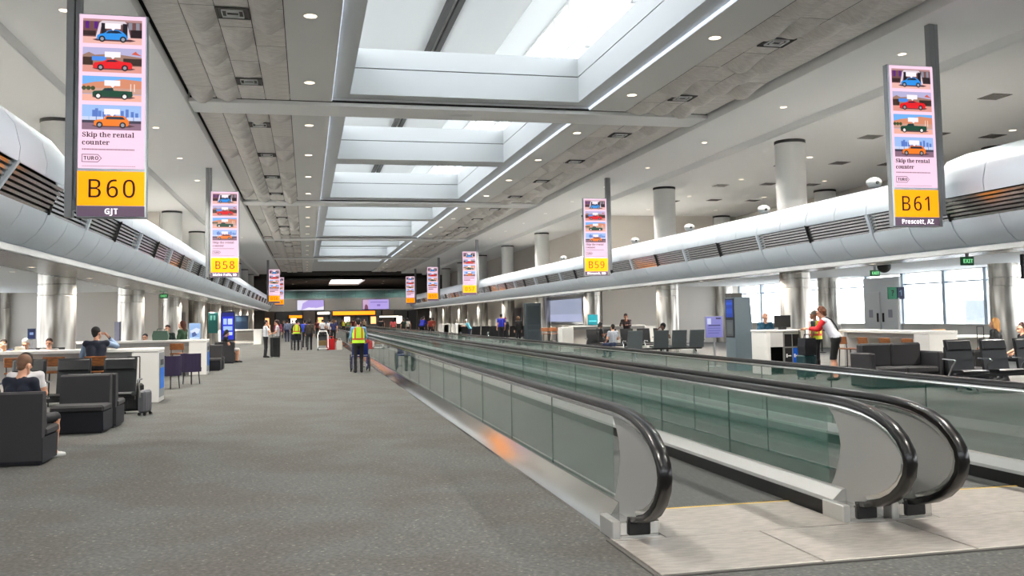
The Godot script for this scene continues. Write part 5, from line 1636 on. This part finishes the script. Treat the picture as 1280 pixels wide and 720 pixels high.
	part("hood", G.new().box(Vector3(0, 0.98, -0.02), Vector3(0.44, 0.12, 0.3), 0.04), M.black, s)
	for x in [-0.27, 0.27]:
		for z in [-0.25, 0.22]:
			part("wheel", G.new().cone(Vector3(x - 0.02, 0.09, z), Vector3(x + 0.02, 0.09, z), 0.09, 0.09, 14), M.black, s)
	part("axle", G.new().span(Vector3(-0.27, 0.08, -0.27), Vector3(0.27, 0.11, 0.24)), M.white, s)
	tote("bright red bag on the carpet beside the stroller", Vector3(1.35, 0, -52.3), Color(0.75, 0.06, 0.08), Vector3(0.46, 0.62, 0.3), 0.15)
	tote("white bag on the carpet right of the red bag", Vector3(1.83, 0, -52.0), Color(0.78, 0.75, 0.72), Vector3(0.3, 0.52, 0.24), -0.2)
	person("attendant in yellow vest with red bands seen from behind, nearest in the aisle", Vector3(1.62, 0, -29.16), 0.0, "push", 2, 1, Color(0.45, 0.62, 0.74), N, Color(0.12, 0.07, 0.05), "short", {"vest": Color(0.74, 0.92, 0.20), "fat": 1.12})
	wheelchair("blue wheelchair pushed by the nearest yellow vested attendant", Vector3(1.7, 0, -29.85), 0.0, Color(0.06, 0.14, 0.42))


func make_right() -> void:
	var N := Color(0.08, 0.08, 0.10)
	# directory kiosk
	var k := thing("directory_kiosk", "tall grey directory kiosk with blue screen on the right aisle", "kiosk", Vector3(12.38, 0, -24.6))
	var kg := mat(0.40, 0.45, 0.48, 0.45, 0.2)
	part("body", G.new().slab(PackedVector2Array([Vector2(0.0, 0.0), Vector2(0.62, 0.0), Vector2(0.50, 2.17), Vector2(0.0, 2.17)]), -0.62, 0.0), kg, k)
	part("cap", G.new().span(Vector3(0.02, 2.17, -0.62), Vector3(0.4, 2.30, -0.3)), M.shade, k)
	part("bezel", G.new().span(Vector3(-0.02, 0.98, -0.58), Vector3(0.0, 2.14, -0.04), 0.005), M.dark, k)
	var sc := screen("screen", picture(24, 28, Color(0.05, 0.22, 0.62), [[2, 4, 20, 4, Color(0.10, 0.35, 0.85)], [2, 14, 20, 8, Color(0.08, 0.30, 0.75)]]), Vector2(0.46, 0.52), Vector3(-0.024, 1.84, -0.31), k, 0.6)
	sc.rotation.y = -PI / 2
	sc = screen("map_panel", picture(24, 28, Color(0.26, 0.28, 0.30), [[4, 4, 16, 20, Color(0.34, 0.36, 0.37)]]), Vector2(0.46, 0.48), Vector3(-0.024, 1.26, -0.31), k, 0.0)
	sc.rotation.y = -PI / 2
	# gate counter with advert panels
	var c := thing("gate_counter", "white gate counter with dark and blue panels on its front", "counter", Vector3(12.34, 0, -22.7))
	part("end_panel", G.new().span(Vector3(0, 0, -0.85), Vector3(0.12, 1.17, 0.0), 0.006), M.laminate, c)
	part("worktop", G.new().span(Vector3(-0.02, 1.17, -0.87), Vector3(1.2, 1.22, 0.02), 0.008), M.laminate, c)
	part("inner_panel", G.new().span(Vector3(0.12, 0.75, -0.03), Vector3(0.52, 1.17, 0.0)), mat(0.75, 0.74, 0.73, 0.5), c)
	part("back_panel", G.new().span(Vector3(0.12, 0, -0.8), Vector3(1.1, 1.17, -0.84)), M.dark, c)
	var fr := part("front_frame", G.new().span(Vector3(0.50, 0.0, -0.05), Vector3(1.04, 1.16, 0.01), 0.005), mat(0.46, 0.46, 0.44, 0.5), c)
	for q in [[0.54, M.dark, 0.30], [0.78, mat(0.03, 0.36, 0.80, 0.5), 0.30]]:
		part("advert", G.new().span(Vector3(q[0], q[2], 0.01), Vector3(q[0] + 0.21, q[2] + 0.42, 0.018)), q[1], fr)
		part("advert_mark", G.new().span(Vector3(q[0] + 0.03, q[2] + 0.16, 0.018), Vector3(q[0] + 0.07, q[2] + 0.26, 0.022)), M.white, fr)
		part("advert_mark", G.new().span(Vector3(q[0] + 0.085, q[2] + 0.19, 0.018), Vector3(q[0] + 0.18, q[2] + 0.22, 0.022)), M.white, fr)
		part("cubby", G.new().span(Vector3(q[0], q[2] + 0.46, 0.01), Vector3(q[0] + 0.21, 1.10, 0.016)), M.black, fr)
	part("end_panel", G.new().span(Vector3(1.04, 0, -0.85), Vector3(1.2, 1.17, 0.01), 0.006), M.laminate, c)
	var mo := thing("monitor", "black monitor seen from behind on the gate counter", "monitor", Vector3(13.12, 1.22, -23.2))
	part("screen", G.new().span(Vector3(-0.25, 0.06, -0.02), Vector3(0.25, 0.4, 0.02), 0.008), M.black, mo)
	part("stand", G.new().span(Vector3(-0.1, 0, -0.08), Vector3(0.1, 0.08, 0.05), 0.008), M.black, mo)
	person("bald man in teal sweater standing behind the gate counter", Vector3(13.35, 0.0, -24.6), 3.0, "arms", 2, 1, Color(0.08, 0.27, 0.36), N, Color(0.4, 0.3, 0.25), "", {"fat": 1.15, "h": 0.97})
	person("person in black standing between the grey kiosk and the gate counter", Vector3(13.45, 0, -26.0), 1.2, "stand", 2, 1, Color(0.05, 0.05, 0.06), N, Color(0.15, 0.12, 0.11), "bob", {"h": 0.88})
	var rag := person("woman in white shirt with red sleeves and black shorts at the counter end", Vector3(12.8, 0, -20.2), 0.9, "lean", 2, 0, Color(0.80, 0.80, 0.83), Color(0.03, 0.03, 0.03), Color(0.34, 0.19, 0.10), "bob", {"fat": 1.05, "h": 1.1})
	sleeves(rag, "lean", Color(0.78, 0.10, 0.13))
	part("bag_strap", G.new().pipe([Vector3(-0.1, 1.43, -0.14), Vector3(-0.04, 1.36, -0.02), Vector3(0.08, 1.22, 0.06), Vector3(0.15, 1.08, 0.10)], 0.014, 6), M.black, rag)
	suitcase("teal suitcase with a dark backpack strapped on top, by the woman in red sleeves", Vector3(12.42, 0, -20.85), 0.3, mat(0.04, 0.20, 0.22, 0.5), Vector3(0.46, 0.62, 0.28), 0.62)
	tote("dark backpack lying on the teal suitcase", Vector3(12.43, 0.62, -20.8), Color(0.06, 0.07, 0.10), Vector3(0.44, 0.42, 0.24), 0.3)
	person("worker in grey cap and yellow vest behind the woman in red sleeves", Vector3(13.72, 0, -22.5), 0.6, "stand", 1, 1, Color(0.20, 0.22, 0.22), N, Color(0.36, 0.33, 0.30), "cap", {"vest": Color(0.74, 0.76, 0.20), "skin": Color(0.45, 0.29, 0.20)})
	# long bar counter under the windows
	bar_counter("long white bar counter on the right with wood backed stools along it", Vector3(14.35, 0, -18.7), -PI / 2, 4.0, 0.8, 1.2, false)
	for q in [[14.0, -21.4, "wood backed bar stool nearest the woman in red sleeves"], [14.0, -20.5, "wood backed bar stool second along the right bar counter"], [14.0, -19.6, "wood backed bar stool third along the right bar counter"], [14.0, -18.75, "wood backed bar stool at the near end of the right bar counter"]]:
		stool(q[2], Vector3(q[0], 0, q[1]), PI / 2 + PI)
	sofa("dark charcoal sofa in front of the right bar counter", Vector3(12.88, 0, -17.5), 0.0, 1.85)
	lounge("low charcoal seat between the sofa and the black beam seating", Vector3(14.15, 0, -16.9), 0.0, 0.6)
	tandem("black padded beam seating at the right picture edge", Vector3(0, 0, -16.1), 0.0, [13.22, 14.06, 14.9], M.leather, 0.6)
	person("person in jeans half hidden behind the right black beam seats", Vector3(13.65, 0, -16.9), 2.7, "sit", 2, 1, Color(0.12, 0.16, 0.26), Color(0.18, 0.27, 0.46), Color(0.12, 0.08, 0.06), "", {"h": 0.8})
	person("blonde woman in black top sitting beyond the right beam seats", Vector3(15.9, 0.15, -18.4), 0.5, "sit", 1, 1, Color(0.03, 0.035, 0.045), N, Color(0.62, 0.45, 0.25), "long")
	person("brown haired woman at the right picture edge beyond the beam seats", Vector3(15.85, 0.05, -17.5), 1.2, "sit", 1, 1, Color(0.10, 0.08, 0.10), N, Color(0.20, 0.09, 0.06), "long")
	var tb := thing("table", "white table with food boxes beyond the right beam seats", "table", Vector3(16.3, 0, -20.4))
	part("tabletop", G.new().span(Vector3(-0.9, 0.98, -0.5), Vector3(0.9, 1.03, 0.5), 0.01), M.laminate, tb)
	for x in [-0.75, 0.75]:
		part("leg", G.new().span(Vector3(x - 0.04, 0, -0.4), Vector3(x + 0.04, 0.98, 0.4)), M.laminate, tb)
	var bx := thing("food_box", "tan cardboard food box on the white table", "box", Vector3(16.05, 1.03, -20.4))
	part("box", G.new().span(Vector3(-0.2, 0, -0.12), Vector3(0.2, 0.09, 0.12), 0.01), mat(0.70, 0.52, 0.34), bx)
	part("lid", G.new().box(Vector3(0, 0.12, -0.1), Vector3(0.4, 0.1, 0.012), 0.004, Basis.from_euler(Vector3(-0.4, 0, 0))), mat(0.74, 0.56, 0.38), bx)
	suitcase("dark suitcase whose raised handle shows left of the blonde woman", Vector3(15.45, 0, -18.2), 0.2, M.dark, Vector3(0.42, 0.75, 0.28), 0.55)
	# gate door set in the window wall, belt barrier, signs
	var d := structure("door_3", "grey double gate door set in the right window wall", "door")
	d.position = Vector3(25.45, 0, -36.1)
	part("surround", G.new().span(Vector3(-0.1, 0, -1.3), Vector3(0.15, 3.2, 1.3)), mat(0.85, 0.86, 0.87, 0.5), d)
	for s in [-1.0, 1.0]:
		part("leaf", G.new().span(Vector3(-0.16, 0.02, s * 0.62 - 0.58), Vector3(-0.1, 2.55, s * 0.62 + 0.58), 0.01), mat(0.84, 0.85, 0.86, 0.5), d)
		part("lock_plate", G.new().span(Vector3(-0.19, 1.2, s * 0.2 - 0.06), Vector3(-0.16, 1.6, s * 0.2 + 0.06), 0.005), M.black, d)
		part("notice", G.new().span(Vector3(-0.17, 1.4, s * 0.7 - 0.14), Vector3(-0.155, 1.75, s * 0.7 + 0.14)), mat(0.60, 0.60, 0.66, 0.6), d)
	var bl := thing("belt_barrier", "dark blue belt barrier in front of the right gate door", "barrier", Vector3(21, 0, -30))
	for q in [-4.0, 0.0, 4.0]:
		part("post", G.new().lathe(Vector3(0, 0, q), [Vector2(0.17, 0), Vector2(0.16, 0.03), Vector2(0.035, 0.05), Vector2(0.035, 1.02), Vector2(0.0, 1.03)], 16), M.dark, bl)
	for q in [-4.0, 0.0]:
		part("belt", G.new().span(Vector3(-0.003, 0.9, q + 0.03), Vector3(0.003, 0.97, q + 3.97)), mat(0.06, 0.09, 0.30, 0.7), bl)
	var qs := thing("gate_info_sign", "green and blue square sign on a slim post by the right windows", "sign", Vector3(20.0, 0, -27.7))
	part("post", G.new().span(Vector3(0.08, 0, -0.03), Vector3(0.16, 2.15, 0.03), 0.006), M.white, qs)
	part("green_panel", G.new().span(Vector3(-0.28, 2.1, -0.03), Vector3(0.06, 2.52, 0.03), 0.008), mat(0.12, 0.55, 0.40, 0.5), qs)
	part("blue_panel", G.new().span(Vector3(0.07, 2.1, -0.03), Vector3(0.36, 2.52, 0.03), 0.008), mat(0.07, 0.13, 0.30, 0.5), qs)
	words("?", 0.2, mat(0.03, 0.10, 0.08), qs, Vector3(-0.11, 2.31, 0.034), "Droid Sans", 700)
	words("1", 0.2, mat(0.5, 0.62, 0.75), qs, Vector3(0.215, 2.31, 0.034), "Droid Sans", 700)
	exit_sign("green exit sign hanging under the right fascia near the picture edge", Vector3(15.0, 2.72, -18.1), 3.0)
	exit_sign("smaller green exit sign hanging before the right gate door", Vector3(18.0, 2.82, -25.9), 3.34)
	var tv := thing("gate_screen", "dark framed screen cut by the right picture edge", "screen", Vector3(20.3, 2.55, -22.2))
	part("case", G.new().span(Vector3(-0.1, 0, -0.05), Vector3(1.2, 0.72, 0.05), 0.01), M.black, tv)
	screen("screen", picture(32, 18, Color(0.85, 0.35, 0.55), [[0, 10, 32, 8, Color(0.5, 0.15, 0.4)]]), Vector2(1.16, 0.62), Vector3(0.57, 0.36, 0.055), tv, 0.7)
	part("hanger", G.new().span(Vector3(0.5, 0.72, -0.03), Vector3(0.6, 0.79, 0.03)), M.postgrey, tv)
	for q in [[-20.0, "nearest"], [-25.6, "second"], [-31.2, "third"], [-36.9, "fourth"], [-42.5, "fifth"], [-48.1, "sixth"]]:
		dome_camera("white security camera on top of the right fascia, %s along it" % q[1], Vector3(13.98, 4.93, q[0]), 1.0)
	var dm := thing("security_camera", "black dome camera under the low ceiling by the right columns", "camera", Vector3(17.0, 3.04, -24.0))
	part("dome", G.new().ball(Vector3(0, 0, 0), Vector3(0.2, 0.2, 0.2), 14), M.black, dm)
	part("stem", G.new().cone(Vector3(0, 0.1, 0), Vector3(0, 0.28, 0), 0.08, 0.08, 12), M.white, dm)
	dm = thing("security_camera", "black dome camera under the low ceiling at left picture edge", "camera", Vector3(-9.5, 3.22, -29.0))
	part("dome", G.new().ball(Vector3(0, 0, 0), Vector3(0.16, 0.1, 0.16), 12), M.black, dm)
	# grey seats, people and boards further down
	tandem("row of four grey metal backed seats seen from behind", Vector3(14.0, 0, -33.5), PI, [-1.08, -0.34, 0.42, 1.5], mat(0.27, 0.30, 0.31, 0.5), 0.6, false)
	tandem("black seats beyond the grey row by the partition", Vector3(14.0, 0, -38.6), 0.0, [-1.4, -0.6, 0.2, 1.0, 1.8], M.leather, 0.6, false)
	person("person in pale grey shirt sitting left of the grey seats", Vector3(12.05, 0, -34.6), 0.2, "sit", 1, 1, Color(0.58, 0.60, 0.63), Color(0.10, 0.15, 0.28), Color(0.12, 0.08, 0.06), "short")
	person("dark haired woman in black sitting sideways right of the white counter", Vector3(12.75, 0.05, -38.3), -1.4, "sitphone", 1, 1, Color(0.03, 0.03, 0.035), N, Color(0.05, 0.04, 0.04), "bob", {"skin": Color(0.42, 0.27, 0.20)})
	person("man in maroon black top leaning over the seats by the partition", Vector3(14.75, 0, -40.3), 2.6, "lean", 2, 1, Color(0.12, 0.07, 0.08), N, Color(0.10, 0.07, 0.06), "short", {"h": 1.06, "skin": Color(0.5, 0.33, 0.25)})
	person("person with dark curly hair sitting behind the grey seats", Vector3(15.0, 0, -36.6), 2.9, "sithead", 1, 1, Color(0.75, 0.70, 0.66), N, Color(0.04, 0.03, 0.03), "puff", {"skin": Color(0.36, 0.22, 0.16)})
	panel_stand("info_board", "lavender blue printed board standing right of the grey seats", "sign", Vector3(12.85, 0, -27.0), 0.0, Vector2(0.62, 0.70), 0.92, picture(62, 70, Color(0.46, 0.46, 0.72), [[6, 6, 14, 20, Color(0.72, 0.76, 0.86)], [38, 4, 18, 5, Color(0.16, 0.16, 0.30)], [10, 28, 44, 4, Color(0.20, 0.20, 0.38)], [8, 38, 46, 3, Color(0.36, 0.36, 0.62)], [8, 46, 46, 3, Color(0.36, 0.36, 0.62)], [8, 54, 40, 3, Color(0.36, 0.36, 0.62)]]))
	bar_counter("white counter with blue panel and brown worktop before the beige partition", Vector3(12.4, 0, -41.2), 0.0, -3.6, 0.8, 1.22, false).set_meta("label", "white counter with a blue panel at its end before the beige partition")
	panel_stand("poster_stand", "small teal poster on a post beside the right steel column", "sign", Vector3(14.6, 0, -45), 0.0, Vector2(0.56, 0.56), 1.2, picture(32, 32, Color(0.05, 0.42, 0.47), [[4, 18, 24, 4, Color(0.3, 0.65, 0.68)]]))
	for q in [[12.32, "left"], [12.77, "middle"], [13.22, "right"]]:
		stool("tan backed stool before the wall screen, %s one of three" % q[1], Vector3(q[0], 0, -46.0), PI, 0.78, "tan stools before the wall screen")
	var ds := thing("wall_screen", "large pale lit wall screen in a dark frame on the right", "screen", Vector3(17.1, 1.22, -58.8), -PI / 2)
	part("frame", G.new().span(Vector3(-4.4, -0.1, -0.02), Vector3(4.4, 1.78, 0.06), 0.02), M.postgrey, ds)
	screen("screen", picture(64, 24, Color(0.62, 0.66, 0.76), [[0, 16, 64, 8, Color(0.70, 0.73, 0.86)]]), Vector2(8.2, 1.5), Vector3(0, 0.84, 0.065), ds, 0.55)
	var dk := thing("retail_kiosk", "tall closed dark teal cabinet on the right aisle", "cabinet", Vector3(13.0, 0, -51.2))
	part("body", G.new().span(Vector3(-0.45, 0, -0.6), Vector3(0.45, 2.5, 0), 0.02), mat(0.16, 0.20, 0.22, 0.5), dk)
	for y in [[1.25, 2.35], [0.95, 1.15], [0.1, 0.85]]:
		part("panel", G.new().span(Vector3(-0.36, y[0], 0), Vector3(0.36, y[1], 0.02), 0.006), mat(0.10, 0.14, 0.16, 0.4), dk)
	person("man in royal blue shirt and black trousers standing with his back turned", Vector3(12.4, 0, -57.5), 0.1, "stand", 1, 1, Color(0.04, 0.10, 0.56), N, Color(0.08, 0.06, 0.06), "short", {"h": 1.1, "fat": 1.2})
	person("person in black jacket with a pale print and tan hair", Vector3(12.4, 0, -52.6), 0.3, "stand", 2, 1, Color(0.03, 0.03, 0.035), N, Color(0.40, 0.28, 0.16), "bob", {"fat": 1.2})
	person("person in black top with a red cap left of the black jacket", Vector3(12.9, 0, -58.5), -0.4, "stand", 2, 1, Color(0.06, 0.05, 0.06), N, Color(0.60, 0.10, 0.10), "cap", {"h": 0.95})
	person("person in pale teal shirt bending at the far dark benches", Vector3(11.2, 0, -62.5), 1.3, "lean", 1, 1, Color(0.40, 0.68, 0.74), Color(0.08, 0.12, 0.25), Color(0.8, 0.8, 0.8), "short", {"h": 0.95})
	person("person in deep blue jacket bending far down the right side", Vector3(9.3, 0, -74), -0.6, "lean", 2, 1, Color(0.05, 0.10, 0.55), N, Color(0.12, 0.08, 0.07), "short", {"fat": 1.3, "h": 1.1})
	# far counters and benches
	for q in [[10.7, -70.0, "white end panel of a far counter, left one of two"], [11.15, -66.0, "white end panel of a far counter, right one of two"]]:
		bar_counter(q[2], Vector3(q[0] + 0.35, 0, q[1]), 0.0, 0.7, 1.4, 1.25, false)
	tandem("dark benches beyond the second walkway, left of the blue shirted man", Vector3(11.9, 0, -63.5), PI, [-1.3, -0.6, 0.1, 0.8], M.leather, 0.62, false)
	tandem("dark benches behind the blue shirted man", Vector3(13.4, 0, -60.5), PI, [-1.2, -0.5, 0.2, 0.9], M.leather, 0.62, false)
	wall_door("door_4", "dark doorway between lit columns far on the right wall", Vector3(17.0, 0, -72.5), -PI / 2, Vector2(3.0, 2.4), Color(0.28, 0.28, 0.30))
	wall_door("door_5", "grey door in the far right wall nearer the wall screen", Vector3(17.0, 0, -67.0), -PI / 2, Vector2(1.6, 2.3), Color(0.42, 0.40, 0.38))
	# the crowd at the far end
	var q := [
		["person in white shirt far up the aisle, right of the stroller", 1.27, -75, 0.0, "stand", 1, Color(0.82, 0.82, 0.84), N, Color(0.1, 0.07, 0.06), "short"],
		["person in white top and black trousers behind the stroller", 1.75, -70, 0.0, "walk", 1, Color(0.80, 0.80, 0.82), N, Color(0.08, 0.06, 0.05), "short"],
		["person in navy and white print top far up the aisle", 1.9, -66, 0.0, "walk", 1, Color(0.16, 0.17, 0.36), N, Color(0.35, 0.24, 0.15), "long"],
		["person in maroon top behind the far white shirts", 1.0, -84, 3.1, "stand", 1, Color(0.35, 0.10, 0.12), N, Color(0.1, 0.07, 0.06), "short"],
		["person in dark purple top left of the far yellow vest", 3.35, -107, 3.1, "walk", 2, Color(0.16, 0.10, 0.22), N, Color(0.1, 0.07, 0.06), "bob"],
		["person in grey hooded top beyond the maroon walker", -1.2, -82, 0.0, "stand", 2, Color(0.45, 0.45, 0.48), Color(0.12, 0.16, 0.28), Color(0.5, 0.42, 0.35), "short"],
		["person in black coat at far left beside the grey top", -2.1, -88, 3.1, "walk", 2, Color(0.06, 0.06, 0.07), N, Color(0.06, 0.05, 0.05), "short"],
		["person in pale pink top far behind the pushed wheelchair", -0.9, -90, 3.1, "walk", 1, Color(0.72, 0.50, 0.52), N, Color(0.2, 0.12, 0.08), "long"],
		["person in brown top beneath the long orange sign", 4.4, -116, 3.1, "walk", 2, Color(0.30, 0.20, 0.13), N, Color(0.1, 0.07, 0.06), "short"],
		["person in dark grey beneath the long orange sign", 3.6, -119, 3.1, "stand", 2, Color(0.20, 0.20, 0.22), N, Color(0.1, 0.07, 0.06), "short"],
		["person in dark green top beyond the walkway glass", 8.2, -78, 0.2, "stand", 1, Color(0.10, 0.18, 0.14), N, Color(0.1, 0.07, 0.06), "short"],
		["person in white sleeveless top beside the dark green one", 8.75, -80, 0.2, "walk", 0, Color(0.74, 0.74, 0.72), N, Color(0.1, 0.07, 0.06), "bob"],
		["person in dark maroon coat beyond the walkway rails", 7.4, -94, 0.0, "stand", 2, Color(0.17, 0.05, 0.06), N, Color(0.1, 0.05, 0.05), "bob"],
		["person in coral pink top beyond the walkway rails", 7.3, -78, 0.0, "walk", 1, Color(0.82, 0.36, 0.36), N, Color(0.12, 0.07, 0.06), "long"],
		["person in dusty rose top behind the maroon coat", 7.9, -97, 0.0, "stand", 1, Color(0.55, 0.32, 0.33), N, Color(0.12, 0.07, 0.06), "short"],
		["person in rust red top far down the right side", 10.4, -77, -0.4, "stand", 1, Color(0.50, 0.15, 0.10), N, Color(0.1, 0.07, 0.06), "short"],
		["person in orange red top right of the rust red one", 10.9, -79, 0.6, "stand", 1, Color(0.62, 0.24, 0.16), N, Color(0.1, 0.07, 0.06), "bob"],
		["person in charcoal top at the far end, under the right bridge screen", 6.2, -113, 0.0, "walk", 2, Color(0.12, 0.12, 0.13), N, Color(0.1, 0.07, 0.06), "short"],
		["person in beige jacket at the far end, right of the charcoal one", 7.2, -116, 3.1, "walk", 2, Color(0.55, 0.46, 0.36), N, Color(0.3, 0.2, 0.12), "bob"],
		["person in dark red top at the far end beside the green vest", 5.5, -110, 0.0, "stand", 1, Color(0.32, 0.06, 0.07), N, Color(0.1, 0.07, 0.06), "short"],
		["person in black hood beyond the walkway rails, left of the coral top", 7.25, -90, 0.0, "stand", 2, Color(0.05, 0.05, 0.06), N, Color(0.05, 0.04, 0.04), "bob"],
		["person in steel blue top far behind the nearest attendant", 2.6, -112, 0.0, "walk", 1, Color(0.24, 0.32, 0.45), N, Color(0.1, 0.07, 0.06), "short"],
		["person in black between the blue jacket and the rust red top", 9.9, -79, 0.0, "stand", 2, Color(0.06, 0.06, 0.08), N, Color(0.1, 0.07, 0.06), "short"]]
	for p in q:
		person(p[0], Vector3(p[1], 0, p[2]), p[3], p[4], p[5], 1, p[6], p[7], p[8], p[9])
	person("far attendant in yellow vest beneath the orange sign", Vector3(4.3, 0, -108.5), 0.0, "stand", 2, 1, Color(0.12, 0.12, 0.14), N, Color(0.10, 0.07, 0.05), "short", {"vest": Color(0.72, 0.90, 0.22)})
	person("far worker in green vest behind the walkway's far end", Vector3(5.0, 0, -112), 0.0, "stand", 2, 1, Color(0.10, 0.16, 0.12), N, Color(0.10, 0.07, 0.05), "short", {"vest": Color(0.20, 0.70, 0.35)})


# sleeves of another colour over the arms of a person, in that person's pose
func sleeves(t: Node3D, kind: String, c: Color, r := 1.0) -> void:
	var j := pose(kind)
	var m := mat(c.r, c.g, c.b, 0.8)
	for s in ["l", "r"]:
		var g := G.new()
		var a: Vector3 = j["sho" + s]
		var e: Vector3 = j["elb" + s]
		var w: Vector3 = j["wri" + s]
		g.cone(a.lerp(e, 0.12), e, 0.064 * r, 0.052, 14)
		g.ball(e, Vector3.ONE * 0.053, 10)
		g.ball(a.lerp(e, 0.12), Vector3.ONE * 0.065 * r, 10)
		g.cone(e, e.lerp(w, 0.75), 0.051, 0.04, 14)
		part("sleeve", g, m, t)


func make_outside() -> void:
	struct("ground", G.new().span(Vector3(26.0, -4.9, 60), Vector3(320, -4.6, -320)), mat(0.85, 0.85, 0.84, 0.9), "pale concrete apron outside the right windows", "apron")
	struct("ground", G.new().span(Vector3(-300, -4.9, 60), Vector3(-17.4, -4.6, -320)), mat(0.85, 0.85, 0.84, 0.9), "pale concrete apron outside the left windows", "apron")
	var j := thing("jet_bridge", "pale passenger boarding bridge seen faintly through the right windows", "jet bridge", Vector3(84, -4.6, -92), 0.5)
	var m := mat(0.86, 0.88, 0.92, 0.5)
	part("tunnel", G.new().span(Vector3(-9, 4.6, -1.5), Vector3(14, 7.0, 1.5), 0.1), m, j)
	for k in 10:
		part("tunnel_rib", G.new().span(Vector3(-8.5 + k * 2.3, 4.5, 1.5), Vector3(-8.3 + k * 2.3, 7.1, 1.62)), mat(0.74, 0.79, 0.86, 0.5), j)
	part("cab", G.new().span(Vector3(-12, 4.4, -2.2), Vector3(-9, 7.4, 2.2), 0.15), mat(0.40, 0.42, 0.46, 0.5), j)
	for s in [-1.0, 1.0]:
		part("leg", G.new().span(Vector3(6, 0, s * 1.3 - 0.2), Vector3(6.4, 4.6, s * 1.3 + 0.2)), m, j)
	part("axle", G.new().span(Vector3(5.6, 0.2, -1.6), Vector3(6.8, 0.9, 1.6), 0.05), M.dark, j)


func _ready() -> void:
	make_view()
	make_materials()
	make_shell()
	make_walkways()
	make_signs()
	make_left()
	make_right()
	make_outside()
